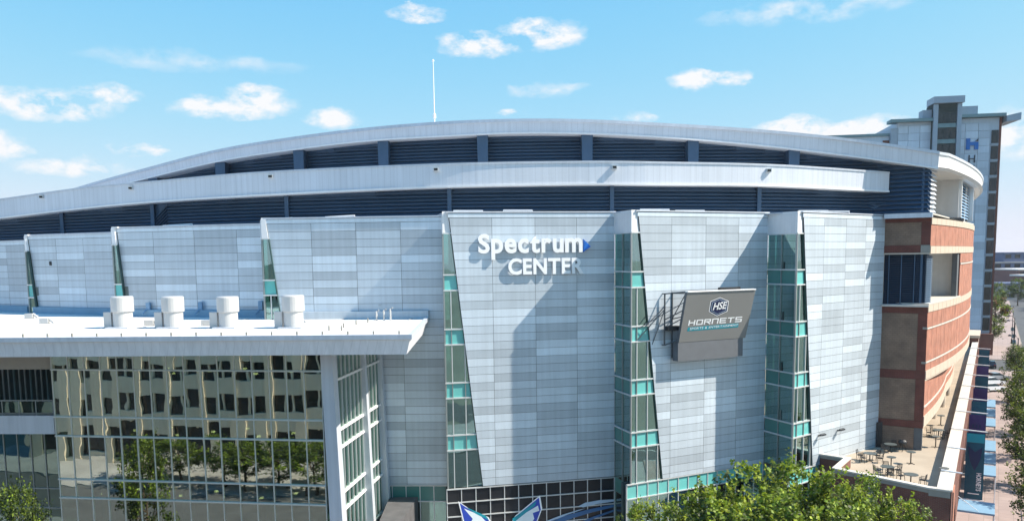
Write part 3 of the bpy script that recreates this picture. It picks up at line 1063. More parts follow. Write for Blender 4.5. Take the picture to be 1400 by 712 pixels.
mb.sweep(path_l2, lambda i: [(0, bot2[i] + .25), (0, 29), (-.3, 29), (-.3, bot2[i] + .25)][::-1])
lw2 = mb.build('louvre_wall', 'navy', arena)
mb = MB()
mb.sweep(pts2, lambda i: [(-.05, bot2[i] + .16), (-.05, bot2[i] + .02), (-2.1, bot2[i] + .06), (-2.1, bot2[i] + .16)][::-1])
mb.build('soffit', 'white_trim', fas2)
for a, b in zip(posts2, posts2[1:]):
    ia, ib = idx2(a), idx2(b)
    louvres(path_l2, lambda i: 29.5, lambda i: bot2[i] + .03, ia, ib, lw2, .30, .24)
    if b < 1284:
        c = at(b, 215, interp(FA2, b, 3) + .55)
        zt_ = bot2[ib] + .3
        mb = MB()
        w0, w1 = .78, 1.0
        for y in (0,):
            P = []
            for (w, z) in ((w0, 28.5), (w1, zt_)):
                P += [(c.x - w / 2, c.y, z), (c.x + w / 2, c.y, z), (c.x + w / 2, c.y + 1.6, z), (c.x - w / 2, c.y + 1.6, z)]
            for q in ((0, 1, 5, 4), (1, 2, 6, 5), (2, 3, 7, 6), (3, 0, 4, 7), (4, 5, 6, 7)):
                mb.face([P[i] for i in q])
        mb.build('roof_post', 'navy_post', lw2)

# plan of the curved brick side, heading from 41 to 15 degrees off the line of sight axis
BC = at(1273.5, 300, 73.5)
side_plan = [(BC.x, BC.y)]
stp = 1.0
dist = 0.0
while dist < 92:
    h = R(40.3 - dist * .295)
    side_plan.append((side_plan[-1][0] + math.sin(h) * stp, side_plan[-1][1] + math.cos(h) * stp))
    dist += stp
# sunlit end of the roof edge following the curved side
end2 = at(1284, 209.5, 73.4)
z_e0, z_e1 = top2[-1], bot2[-1]
rp_path = offset_path(side_plan, .75)
rp_path = [(end2.x, end2.y)] + rp_path[2:62:3]
def dz(i): return -.012 * i
mb = MB()
mb.sweep(rp_path, lambda i: [(0, z_e0 + dz(i)), (-.3, z_e1 + dz(i) + .05), (-.8, z_e1 + dz(i) + .05), (-.8, z_e0 + dz(i))][::-1])
fe = mb.build('roof_edge', 'white_trim', arena)
mb = MB()
mb.sweep(rp_path, lambda i: [(.02, z_e1 + .2), (-.25, z_e1 + .0), (-6.5, z_e1 + .0), (-6.5, z_e1 + .2)][::-1])
mb.build('soffit', 'stucco_white', fe)
mb = MB()
mb.sweep(rp_path, lambda i: [(.05, z_e0 + .12 + dz(i)), (.05, z_e0 - .12 + dz(i)), (-.9, z_e0 - .12 + dz(i)), (-.9, z_e0 + .12 + dz(i))][::-1])
mb.build('coping', 'fascia', fe)
# domed roof closing the bowl
ring = [(p[0], p[1], t) for p, t in zip(offset_path(pts2, -.5), top2)] + [(p[0], p[1], z_e0 - .2) for p in offset_path(rp_path, -.5)[1:]]
ring += [(60, 165, 33), (20, 190, 33), (-40, 185, 33), (-75, 150, 33), (-80, 115, 33)]
mb = MB()
cen = Vector((-4, 120, 37.6))
for i in range(len(ring)):
    a, b = Vector(ring[i]), Vector(ring[(i + 1) % len(ring)])
    am, bm = a.lerp(cen, .5), b.lerp(cen, .5)
    am.z += 1.2; bm.z += 1.2
    mb.face([a, b, bm, am]); mb.face([am, bm, cen])
mb.build('roof', 'white_roof', arena, smooth=True)

# antenna mast on the roof
mb = MB()
b0, b1 = at(595, 200, 84), at(592, 84, 84)
mb.tube([b0, b0.lerp(b1, .35), b1], [.09, .06, .04], 8)
mb.lathe([(.0, -.1), (.12, 0), (.11, .1), (0, .2)], b1, 8)
mb.lathe([(.16, 0), (.16, .4), (.06, .5)], b0.lerp(b1, .33), 8)
tag(mb.build('antenna_mast', 'white_trim'), 'tall thin white mast rising from the arena roof', 'mast')

# ---- brick tower at the right end of the metal wall
F7 = FACETS[6]
BA = F7['B']
BP = Plane((BA.x, BA.y), (BC.x, BC.y))           # shaded front of the brick tower
Lb = BP.L
tower = slab_on(BP, [(0, 6), (Lb - .05, 6), (Lb - .05, 20.0), (0, 20.0)], -.6, -.05).build('brick_tower', 'backing', arena)
def bzf(y): return 25 - (y - 341.9) * 73.5 / 1100
def front(z0, z1, m, name, s0=0.0, s1=None, o=0.0, d=.10, parent=None):
    s1 = Lb if s1 is None else s1
    slab_on(BP, [(s0, z0), (s1, z0), (s1, z1), (s0, z1)], o - .05, o + d - .05).build(name, m, parent or tower)
qz = .78
z_ = dict(top=28.0, t2=27.70, r1=25.45, op1=24.75, op0=20.15, sill=19.85, rb=19.35, b2=14.1, b3=13.2, foot=6.5)
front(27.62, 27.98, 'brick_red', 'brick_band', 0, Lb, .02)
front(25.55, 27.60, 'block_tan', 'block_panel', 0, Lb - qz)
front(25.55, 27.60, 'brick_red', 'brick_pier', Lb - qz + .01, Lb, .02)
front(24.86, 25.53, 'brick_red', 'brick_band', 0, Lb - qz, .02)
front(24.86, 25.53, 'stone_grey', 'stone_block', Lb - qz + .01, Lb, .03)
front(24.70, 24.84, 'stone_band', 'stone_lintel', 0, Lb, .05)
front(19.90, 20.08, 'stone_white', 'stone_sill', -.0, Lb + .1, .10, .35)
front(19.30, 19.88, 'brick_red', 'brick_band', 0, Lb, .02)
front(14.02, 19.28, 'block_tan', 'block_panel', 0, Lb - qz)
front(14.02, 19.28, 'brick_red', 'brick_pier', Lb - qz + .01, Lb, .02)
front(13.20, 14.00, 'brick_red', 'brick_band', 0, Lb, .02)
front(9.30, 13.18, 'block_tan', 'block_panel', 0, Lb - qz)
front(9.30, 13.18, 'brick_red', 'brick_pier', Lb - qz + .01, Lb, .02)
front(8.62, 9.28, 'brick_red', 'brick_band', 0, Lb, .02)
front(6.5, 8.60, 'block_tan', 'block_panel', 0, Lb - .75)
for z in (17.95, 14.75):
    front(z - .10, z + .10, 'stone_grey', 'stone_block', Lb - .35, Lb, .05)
# louvred opening of the front
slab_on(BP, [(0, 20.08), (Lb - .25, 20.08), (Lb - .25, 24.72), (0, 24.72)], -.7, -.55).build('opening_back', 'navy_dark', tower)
lb_path = [tuple(BP.p(s, 0, -.5)[:2]) for s in (.05, Lb - .35)]
def blades(path, z0, z1, pitch, deep, m, parent):
    mb = MB()
    z = z0
    while z + pitch < z1:
        mb.sweep(path, [(0, z + pitch * .9), (deep, z + .03), (deep, z), (0, z + pitch * .8)][::-1])
        z += pitch
    mb.build('louvre_blades', m, parent, kind='stuff')
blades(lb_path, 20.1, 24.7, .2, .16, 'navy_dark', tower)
for s in (.45, 1.5, 2.6):
    slab_on(BP, [(s - .04, 20.1), (s + .04, 20.1), (s + .04, 24.7), (s - .04, 24.7)], -.5, -.28).build('louvre_post', 'navy', tower)
slab_on(BP, [(0, 24.84), (Lb - .06, 24.84), (Lb - .06, 27.98), (0, 27.98)], -.9, -.05).build('upper_core', 'backing', tower)
# white ledge and louvre storey above the brick
front(28.0, 28.42, 'fascia', 'ledge', 0, Lb + .12, .12, .6)
mb = MB()
mb.prism([(BA.x, BA.y), (BC.x, BC.y), side_plan[40], (side_plan[40][0] - 20, side_plan[40][1]), (BA.x - 3, BA.y + 5)], 28.3, 28.43)
mb.build('ledge', 'stone_white', tower)
upl = [tuple(BP.p(s, 0, -.5)[:2]) for s in (-2.5, 0, Lb - .2)]
blades(upl, 28.5, 33.2, .40, .26, 'navy', tower)
slab_on(BP, [(-2.5, 28.43), (Lb - .2, 28.43), (Lb - .2, 34), (-2.5, 34)], -.9, -.52).build('louvre_wall', 'navy', tower)

# ---- curved, sunlit brick side: each panel between the control joints is a piece of its own
SEG = 1.9
def side_point(s, o):
    i = min(int(s / stp), len(side_plan) - 2)
    t = s / stp - i
    a, b = Vector(side_plan[i]), Vector(side_plan[i + 1])
    p = a.lerp(b, t)
    i0, i1 = max(i - 1, 0), min(i + 2, len(side_plan) - 1)
    d = (Vector(side_plan[i1]) - Vector(side_plan[i0])).normalized()
    return (p.x + d.y * o, p.y - d.x * o)
core = MB()
cp = [side_point(s, -.12) for s in range(0, 88, 2)]
side_wall = MB()
side_wall.sweep([side_point(s, -.10) for s in range(0, 88, 2)], [(0, 28.0), (0, 24.8), (-.5, 24.8), (-.5, 28.0)][::-1])
side_wall.sweep([side_point(s, -.10) for s in range(14, 88, 2)], [(0, 24.8), (0, 20.0), (-.5, 20.0), (-.5, 24.8)][::-1])
side_wall.sweep([side_point(s, -.10) for s in range(0, 88, 2)], [(0, 20.0), (0, 13.2), (-.5, 13.2), (-.5, 20.0)][::-1])
side_wall.sweep([side_point(s, -.1 - 1.6 * min(1, s / 22)) for s in range(0, 88, 2)], [(0, 13.2), (0, 8.9), (-.5, 8.9), (-.5, 13.2)][::-1])
side_wall.sweep([side_point(s, -3.8) for s in range(0, 88, 2)], [(0, 9), (0, 6.4), (-.5, 6.4), (-.5, 9)][::-1])
side_o = side_wall.build('curved_side', 'backing', arena)
def courses(z0, z1, m, name, s0, s1, o=0.0, d=.10, gap=.07, seg=SEG):
    s = s0
    while s < s1 - .1:
        e = min(s + seg, s1)
        ss = [s + (gap / 2) + (e - s - gap) * t / 3 for t in range(4)]
        path = [side_point(q, o(q) if callable(o) else o) for q in ss]
        mb = MB()
        mb.sweep(path, [(0, z1), (0, z0), (-d, z0), (-d, z1)][::-1])
        for i in range(0, len(mb.uv)):
            mb.uv[i] = (mb.uv[i][0] + s, mb.uv[i][1])
        mb.build(name, m, side_o)
        s = e
HID = 74
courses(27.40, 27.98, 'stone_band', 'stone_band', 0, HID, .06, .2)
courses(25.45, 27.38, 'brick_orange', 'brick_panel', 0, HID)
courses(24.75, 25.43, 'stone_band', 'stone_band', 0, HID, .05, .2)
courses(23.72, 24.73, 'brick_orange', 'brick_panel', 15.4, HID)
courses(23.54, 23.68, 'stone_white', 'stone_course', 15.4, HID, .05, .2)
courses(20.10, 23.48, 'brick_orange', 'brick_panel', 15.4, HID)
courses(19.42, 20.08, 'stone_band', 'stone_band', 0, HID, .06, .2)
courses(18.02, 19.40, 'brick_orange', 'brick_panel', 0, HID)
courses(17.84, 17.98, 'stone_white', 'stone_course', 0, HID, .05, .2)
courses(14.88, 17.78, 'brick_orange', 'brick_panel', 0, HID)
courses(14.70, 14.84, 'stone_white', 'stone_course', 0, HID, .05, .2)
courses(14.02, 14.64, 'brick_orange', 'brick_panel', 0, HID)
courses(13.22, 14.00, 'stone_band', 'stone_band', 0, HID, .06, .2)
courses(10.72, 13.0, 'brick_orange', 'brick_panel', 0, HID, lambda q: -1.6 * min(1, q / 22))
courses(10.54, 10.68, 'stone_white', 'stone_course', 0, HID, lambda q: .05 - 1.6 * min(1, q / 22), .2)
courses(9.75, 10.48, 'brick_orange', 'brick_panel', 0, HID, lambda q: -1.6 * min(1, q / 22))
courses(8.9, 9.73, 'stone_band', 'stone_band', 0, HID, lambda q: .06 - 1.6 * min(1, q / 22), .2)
mb = MB()
mb.sweep([side_point(s, 0) for s in range(0, 76, 2)], [(0, 13.20), (0, 13.05), (-2.2, 13.05), (-2.2, 13.20)][::-1])
mb.build('soffit', 'stone_band', side_o)
mb = MB()
mb.sweep([side_point(s, .04 - 1.6 * min(1, s / 22)) for s in range(0, 76, 2)], [(0, 8.88), (0, 8.7), (-4.2, 8.7), (-4.2, 8.88)][::-1])
mb.build('soffit', 'stone_band', side_o)
# sill and lintel of the big opening, its white return wall and its end jamb
mb = MB()
mb.sweep([side_point(s, .08) for s in range(0, 18, 2)], [(0, 20.22), (0, 20.10), (-6.6, 20.10), (-6.6, 20.22)][::-1])
mb.build('stone_sill', 'stone_white', side_o)
a, b = side_point(15.3, -.45), side_point(15.3, -6.5)
mb = MB(); mb.bar((a[0], a[1], 22.45), (b[0], b[1], 22.45), .2, 4.7); mb.build('return_wall', 'stucco_white', side_o)
mb = MB()
mb.sweep([side_point(s, -6.4) for s in (2.5, 5, 8, 11, 15.3)], [(0, 24.8), (0, 20.1), (-.2, 20.1), (-.2, 24.8)][::-1])
mb.build('recess_wall', 'stucco_white', side_o)
mb = MB()
mb.sweep([side_point(s, -.1) for s in range(0, 18, 2)], [(0, 24.8), (0, 24.72), (-6.6, 24.72), (-6.6, 24.8)][::-1])
mb.build('lintel_soffit', 'stucco_white', side_o)
a, b = side_point(15.3, .0), side_point(15.3, -.44)
mb = MB(); mb.bar((a[0], a[1], 22.4), (b[0], b[1], 22.4), .2, 4.6)
mb.build('jamb', 'brick_red', side_o)
crn = [side_point(s, -.45) for s in (.25, 1.2, 2.5)]
blades(crn, 20.2, 24.7, .2, .16, 'navy_post', side_o)
mb = MB(); mb.sweep([side_point(s, -.62) for s in (.2, 1.2, 2.6)], [(0, 24.8), (0, 20.1), (-.2, 20.1), (-.2, 24.8)][::-1])
mb.build('opening_back', 'navy', side_o)
# upper storey of the side: corner louvres, plain white wall, then a framed louvred window
crn2 = [side_point(s, -.45) for s in (.25, 1.2, 2.4)]
blades(crn2, 28.5, 33.0, .4, .26, 'fascia', side_o)
mb = MB(); mb.sweep([side_point(s, -.75) for s in (.2, 1.2, 2.6)], [(0, 34), (0, 28.4), (-.2, 28.4), (-.2, 34)][::-1])
mb.build('louvre_wall', 'navy', side_o)
a, b = side_point(13.8, -.2), side_point(13.8, -7)
mb = MB(); mb.bar((a[0], a[1], 31.1), (b[0], b[1], 31.1), .2, 5.4); mb.build('return_wall', 'stucco_white', side_o)
mb = MB(); mb.sweep([side_point(s, -6.6) for s in (2.5, 5, 8, 11, 14)], [(0, 34), (0, 28.4), (-.2, 28.4), (-.2, 34)][::-1])
mb.build('upper_wall', 'stucco_white', side_o)
mb = MB(); mb.sweep([side_point(s, -1.1) for s in range(27, 80, 4)], [(0, 34), (0, 28.4), (-.2, 28.4), (-.2, 34)][::-1])
mb.build('upper_wall', 'stucco_white', side_o)
mb = MB()
for s in (14.1, 26.6):
    p, q = side_point(s, .05), side_point(s, -.6)
    mb.bar((p[0], p[1], 30.5), (q[0], q[1], 30.5), .25, 4.2)
mb.sweep([side_point(s, .05) for s in range(14, 28, 2)], [(0, 32.7), (0, 32.4), (-1.3, 32.4), (-1.3, 32.7)][::-1])
mb.build('window_frame', 'white_trim', side_o)
blades([side_point(s, -.55) for s in (14, 17, 20, 23, 26.5)], 28.5, 32.4, .32, .2, 'pipe_blue', side_o)
mb = MB(); mb.sweep([side_point(s, -.8) for s in (14, 17, 20, 23, 26.6)], [(0, 34), (0, 28.4), (-.2, 28.4), (-.2, 34)][::-1])
mb.build('louvre_wall', 'navy', side_o)
# columns carrying the side over the terrace, shop glazing behind
for s in (9, 17, 25, 34, 43, 52):
    p = side_point(s, -2.2)
    mb = MB(); mb.tube([(p[0], p[1], 6.5), (p[0], p[1], 8.75)], .42, 14)
    mb.build('column', 'stone_band', side_o)

# ------------------------------------------------------------------ glazed entrance hall under the white slab roof
ZR, ZS = 20.05, 18.84
SR = Vector((-6.5, 51.0, 0))                       # right front corner of the slab
SL = Vector((-52.0, 53.4, 0))
mb = MB()
ins = .28
top = [SL, SR, Vector((-7.0, 68.2, 0)), Vector((-24, 72, 0)), Vector((-60, 88, 0)), Vector((-60, 54, 0))]
bot = [SL + Vector((0, ins, 0)), SR + Vector((-ins, ins, 0)), Vector((-7.3, 68.2, 0)), Vector((-24, 72, 0)), Vector((-60, 88, 0)), Vector((-60, 54 + ins, 0))]
for i in range(6):
    j = (i + 1) % 6
    P = [(bot[i].x, bot[i].y, ZS), (bot[j].x, bot[j].y, ZS), (top[j].x, top[j].y, ZR - .22), (top[i].x, top[i].y, ZR - .22)]
    mb.face(P, [(0, ZS), ((top[j] - top[i]).length, ZS), ((top[j] - top[i]).length, ZR), (0, ZR)])
mb.face([(p.x, p.y, ZS) for p in bot[::-1]], mi=1)
can = mb.build('entrance_roof', ['canopy_fascia', 'beige_soffit'], arena)
mb = MB()
mb.prism([(p.x, p.y) for p in (SL + Vector((0, -.08, 0)), SR + Vector((.08, -.08, 0)), top[2] + Vector((.08, 0, 0)), top[3], top[4], top[5])], ZR - .22, ZR)
mb.build('roof_sheet', 'white_roof', can)
mb = MB()
mb.sweep([(SL.x, SL.y), (SR.x, SR.y), (top[2].x, top[2].y)], [(.13, ZR + .10), (.13, ZR - .20), (-.15, ZR - .20), (-.15, ZR + .10)][::-1])
mb.build('roof_edge', 'fascia', can)
# upstand along the foot of the metal wall, the blue of its unlit face painted in
for k in (0, 1, 2, 3):
    f = FACETS[k]; pl = f['pl']
    s0 = f['slope'] * (f['zt'] - ZR) - .2
    s1 = pl.L + .5 if k < 3 else pl.hit(587, 436)[0]
    mb = slab_on(pl, [(s0, ZR), (s1, ZR), (s1, ZR + .62), (s0, ZR + .62)], .08, .55)
    mb.build('upstand', 'roof_blue' if k < 3 else 'panel1', can)
for i in range(16):
    x = -50 + i * 2.8
    if x > -7.4: continue
    t_ = (x - SL.x) / (SR.x - SL.x)
    y0 = SL.y + (SR.y - SL.y) * t_ + .3
    mb = MB(); mb.bar((x, y0, ZR + .012), (x - .2, y0 + 15.5, ZR + .012), .14, .03); mb.build('roof_seam', 'roof_lap', can)
# clamps along the roof edge
for i in range(27):
    p = SL.lerp(SR, (i + .5) / 27) + Vector((0, 1.1, 0))
    mb = MB(); mb.box((p.x, p.y, ZR + .12), (.1, .1, .24)); mb.build('snow_guard', 'stone_grey', can)
# low equipment on the roof: hoods, conduits
for px, py in ((41, 431), (62, 438), (228, 437), (205, 441), (283, 441), (404, 437)):
    p = atz(px, py + 4, ZR)
    mb = MB(); mb.box((p.x, p.y, ZR + .22), (.7, .5, .4)); mb.bar((p.x + .3, p.y, ZR + .4), (p.x + .9, p.y - .3, ZR + .05), .14, .14)
    mb.build('roof_box', 'sheet_white', can)
for px, py in ((206, 419), (277, 418), (359, 417)):
    pl = FACETS[2]['pl']
    s, z = pl.hit(px, py)
    mb = MB()
    mb.box(pl.p(s, z, .3), (.35, .3, .75))
    mb.tube([pl.p(s, z - .3, .3), pl.p(s, ZR + .75, .3), pl.p(s - .1, ZR + .3, 1.0)], .06, 8)
    mb.build('junction_box', 'pipe_blue', can)
for px, h in ((515, .7), (525, .8), (534, .9)):
    p = atz(px, 438, ZR)
    mb = MB(); mb.tube([(p.x, p.y, ZR), (p.x, p.y, ZR + h), (p.x + .2, p.y, ZR + h + .12)], .07, 8)
    mb.build('vent_pipe', 'sheet_white', can)
for px, py in ((450, 452), (470, 448), (487, 444), (503, 441), (467, 452)):
    p = atz(px, py, ZR)
    mb = MB(); mb.tube([(p.x, p.y, ZR), (p.x, p.y, ZR + .35)], .06, 6); mb.build('vent_pipe', 'stone_grey', can)

# four white exhaust fans
fan = local_thing('exhaust_fan', cat='fan')
mb = MB(); mb.lathe([(.86, 0), (.86, 1.55)], n=28); mb.build('duct', 'sheet_white', fan, smooth=False)
mb = MB(); mb.lathe([(.95, 1.5), (1.0, 1.56), (1.0, 2.86), (.93, 2.95), (.5, 2.97), (.0, 2.97)], n=28); mb.build('drum', 'sheet_white', fan)
mb = MB(); mb.box((-1.35, .1, .75), (.7, .7, 1.5)); mb.build('control_box', 'sheet_white', fan)
mb = MB(); mb.box((-.1, -.9, .07), (2.1, .6, .14)); mb.build('base_plate', 'fascia', fan)
FANL = ['white exhaust fan drum on the entrance roof, in front of the second slanted window strip',
        'white exhaust fan drum, next to the one before the slanted window strip',
        'white exhaust fan drum, third counted from the second window strip',
        'white exhaust fan drum on the entrance roof, the one nearest the hall\'s right end']
for i, (px, sc) in enumerate(((169, .80), (238, .79), (313, .78), (402, .80))):
    p = atz(px, 448, ZR)
    place(fan, i == 0, (p.x, p.y, ZR), 0, sc, FANL[i], 'exhaust fans on the entrance roof')

GL, GR = Vector((-32.9, 57.0, 0)), Vector((-13.0, 54.3, 0))
GP = Plane(GL, GR)
hall = MB()
hall.prism([(-33, 64.5), (-11.5, 64.5), (-11.5, 65), (-33, 65)], 0, ZS)
hall_o = hall.build('hall_back_wall', 'interior_mid', arena)
for z in (13.3, 8.7, 4.1):
    mb = MB(); mb.prism([GP.p(.2, 0, -1.4)[:2], GP.p(GP.L - .2, 0, -1.4)[:2], (-11.6, 64.4), (-32.8, 64.4)], z - .22, z + .22)
    mb.build('hall_floor', 'interior_mid', hall_o)
for z in (16.8, 12.2, 7.6):
    for i in range(9):
        p = GP.p(1.5 + i * 2.1, 0, -2.6 - (i % 3) * 1.3)
        m_ = MB(); m_.lathe([(0, -.08), (.16, -.05), (.16, .05), (0, .06)], (p.x, p.y, z), 10); m_.build('hall_lamp', 'lit_lamp', hall_o)
for s in (3, 9.3, 15.5):
    p = GP.p(s, 0, -1.0)
    mb = MB(); mb.tube([(p.x, p.y, 0), (p.x, p.y, ZS)], .42, 16); mb.build('hall_column', 'interior_pale', hall_o, smooth=True)
ROWS = [ZS, 17.4, 14.0, 12.6, 9.42, 8.05, 4.85, 3.5, .15]
NC = 16
cw = MB()
slab_on(GP, [(0, 0), (GP.L, 0), (GP.L, .15), (0, .15)], -.1, .05, mb=cw)
cwo = cw.build('glass_front', 'mullion_grey', arena)
rg = random.Random(5)
pw = GP.L / NC
for r in range(len(ROWS) - 1):
    z1, z0 = ROWS[r], ROWS[r + 1]
    for c in range(NC):
        mb = MB()
        w, h = pw - .08, z1 - z0 - .09
        M = GP.M(c * pw + .04, z0 + .045, 0) @ Matrix.Rotation(rg.gauss(0, .005), 4, 'X') @ Matrix.Rotation(rg.gauss(0, .005), 4, 'Y')
        key = ('gp', r)
        if key not in PANEL_CACHE:
            m2 = MB()
            m2.box((w / 2, h / 2, 0), (w, h, .02))
            PANEL_CACHE[key] = m2.mesh('glass_pane', 'glass_atrium')
        link('glass_pane', PANEL_CACHE[key], cwo, M)
    mb = slab_on(GP, [(-.05, z1 - .05), (GP.L + .05, z1 - .05), (GP.L + .05, z1 + .05), (-.05, z1 + .05)], -.12, .14)
    mb.build('transom', 'mullion_pale', cwo)
for c in range(NC + 1):
    mb = slab_on(GP, [(c * pw - .03, 0), (c * pw + .03, 0), (c * pw + .03, ZS), (c * pw - .03, ZS)], -.12, .07)
    mb.build('mullion', 'mullion_pale', cwo)
# glazed return side with white leaning columns
SP2 = Plane(GR + Vector((.5, .25, 0)), (-11.0, 66.3))
sw = MB()
slab_on(SP2, [(0, 0), (SP2.L, 0), (SP2.L, .2), (0, .2)], -.1, .05, mb=sw)
swo = sw.build('glass_side', 'mullion_grey', arena)
cols_s = [.35, 1.25, 2.15, 3.05, 3.95, 4.85, 5.75, 6.6, 7.6, 8.5, 9.4, 10.3, 11.2]
ROW2 = [ZS, 16.6, 13.0, 11.7, 8.4, 7.1, 3.9, 2.6, .2]
for r in range(len(ROW2) - 1):
    z1, z0 = ROW2[r], ROW2[r + 1]
    for a, b in zip(cols_s, cols_s[1:]):
        slab_on(SP2, [(a + .03, z0 + .05), (b - .03, z0 + .05), (b - .03, z1 - .05), (a + .03, z1 - .05)], -.02, 0).build('glass_pane', 'glass_side', swo)
    slab_on(SP2, [(.3, z1 - .08), (11.2, z1 - .08), (11.2, z1 + .08), (.3, z1 + .08)], -.12, .16).build('transom', 'white_trim', swo)
for a in cols_s:
    slab_on(SP2, [(a - .035, 0), (a + .035, 0), (a + .035, ZS), (a - .035, ZS)], -.1, .10).build('mullion', 'mullion', swo)
for s, w in ((-.25, .95), (6.95, .62), (11.4, .55)):
    p = SP2.p(s, 0, .12)
    mb = MB()
    P = []
    for (z, dx, ww) in ((0, .38, w), (ZS, -.10, w * .85)):
        for i, j in ((-1, -1), (1, -1), (1, 1), (-1, 1)):
            q = p + SP2.t * (i * ww / 2) + SP2.n * (j * ww / 2 + dx)
            P.append((q.x, q.y, z))
    for q in ((0, 1, 5, 4), (1, 2, 6, 5), (2, 3, 7, 6), (3, 0, 4, 7), (4, 5, 6, 7)):
        mb.face([P[i] for i in q])
    mb.build('leaning_column', 'fascia', swo)

# balcony recess to the left of the glass front
mb = MB()
mb.prism([(-60, 59.0), (-33.2, 57.3), (-33.2, 63), (-60, 66)], 12.65, 14.0)
bal = mb.build('balcony', 'fascia', arena)
mb = MB(); mb.prism([(-60, 59.3), (-33.2, 57.5), (-33.2, 63), (-60, 66)], 17.35, ZS); mb.build('soffit_band', 'beige_soffit', bal)
mb = MB(); mb.prism([(-60, 65.2), (-32.8, 62.8), (-32.8, 63.4), (-60, 66)], 0, ZS); mb.build('recess_wall', 'interior_dark', bal)
RB = Plane((-60, 65.0), (-33.0, 62.6))
for i in range(26):
    s = RB.L - 12 + i * .46
    slab_on(RB, [(s - .05, 14), (s + .05, 14), (s + .05, 17.35), (s - .05, 17.35)], 0, .12).build('fin', 'mullion_grey' if i % 3 else 'copper_green', bal)
RP = Plane((-60, 59.1), (-33.3, 57.45))
mb = MB()
slab_on(RP, [(0, 15.05), (RP.L, 15.05), (RP.L, 15.13), (0, 15.13)], -.06, .02, mb=mb)
slab_on(RP, [(0, 14.1), (RP.L, 14.1), (RP.L, 14.16), (0, 14.16)], -.04, .0, mb=mb)
for i in range(22):
    s = i * RP.L / 21
    slab_on(RP, [(s - .03, 14), (s + .03, 14), (s + .03, 15.05), (s - .03, 15.05)], -.05, .0, mb=mb)
mb.build('railing', 'mullion_grey', bal)
slab_on(RP, [(0, 14.2), (RP.L, 14.2), (RP.L, 15.0), (0, 15.0)], -.03, -.02).build('railing_glass', 'glass_side', bal)
LG = Plane((-60, 61.8), (-33.0, 59.2))
for i in range(14):
    a = LG.L - 1.1 * (i + 1); b = a + 1.04
    for z0, z1 in ((8.1, 12.55), (6.6, 8.0), (3.6, 6.5), (.1, 3.5)):
        slab_on(LG, [(a, z0), (b, z0), (b, z1), (a, z1)], -.03, 0).build('glass_pane', 'glass_side', bal)
    slab_on(LG, [(b, 0), (b + .06, 0), (b + .06, 12.6), (b, 12.6)], -.08, .06).build('mullion', 'mullion_grey', bal)
for z in (8.05, 6.55, 3.55):
    slab_on(LG, [(LG.L - 16, z - .04), (LG.L, z - .04), (LG.L, z + .04), (LG.L - 16, z + .04)], -.08, .09).build('transom', 'mullion_grey', bal)

# ---- street level: spandrel band, dark printed glazing, shopfronts under the metal wall
def shopfront(k, s0, s1, z1, zs, pane_m, band_m, step, dark=False, rows=None, off=0.0):
    pl = FACETS[k]['pl']
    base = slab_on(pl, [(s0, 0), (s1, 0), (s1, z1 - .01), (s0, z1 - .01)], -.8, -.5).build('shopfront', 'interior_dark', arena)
    n = max(1, int(round((s1 - s0) / step)))
    w = (s1 - s0) / n
    for r in range(len(zs) - 1):
        za, zb_ = zs[r], zs[r + 1]
        for c in range(n):
            a = s0 + c * w
            slab_on(pl, [(a + .03, zb_ + .03), (a + w - .03, zb_ + .03), (a + w - .03, za - .03), (a + .03, za - .03)], -.06 + off, -.03 + off).build('band_pane' if r == 0 else 'window_pane', band_m if r == 0 else pane_m, base)
        slab_on(pl, [(s0, za - .05), (s1, za - .05), (s1, za + .03), (s0, za + .03)], -.1 + off, .08 + off).build('transom', 'mullion', base)
    for c in range(n + 1):
        a = s0 + c * w
        slab_on(pl, [(a - .035, zs[-1]), (a + .035, zs[-1]), (a + .035, zs[0]), (a - .035, zs[0])], -.1 + off, .03 + off).build('mullion', 'mullion', base)
    return base
f3 = FACETS[3]['pl']
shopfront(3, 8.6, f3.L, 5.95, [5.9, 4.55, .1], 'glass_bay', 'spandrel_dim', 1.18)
f4 = FACETS[4]['pl']
emb_base = shopfront(4, -.6, f4.L, 6.2, [6.15, 5.02, 3.85, 2.7, 1.5, .1], 'black_film', 'black_film', 1.22)
f5 = FACETS[5]['pl']
shopfront(5, -1.0, f5.L, 6.45, [6.4, 5.2, .1], 'glass_bay', 'spandrel', 1.05)
f6 = FACETS[6]['pl']
shopfront(6, -1.2, 5, 6.5, [6.45, 5.2, .1], 'glass_bay', 'spandrel', 1.05)
# bay sides down to the ground
for k, cpx, cd in ((4, 863.2, 64.1), (5, 1090.5, 67.1)):
    c = at(cpx, 300, cd)
    sd = Plane(FACETS[k]['pl'].p(FACETS[k]['pl'].L, 0), (c.x, c.y))
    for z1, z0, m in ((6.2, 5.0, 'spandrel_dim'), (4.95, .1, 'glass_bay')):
        for q in range(2):
            a, b = sd.L * q / 2, sd.L * (q + 1) / 2
            slab_on(sd, [(a + .03, z0), (b - .03, z0), (b - .03, z1), (a + .03, z1)], -.08, -.05).build('window_pane', m, emb_base)
# stone block beside the hall
mb = MB()
p0 = at(519, 683, 60)
mb.prism([(p0.x, 58), (p0.x + 1.5, 58), (p0.x + 2.2, 66), (p0.x - .2, 66)], 0, 5.0)
mb.build('stone_block', 'slate', arena)

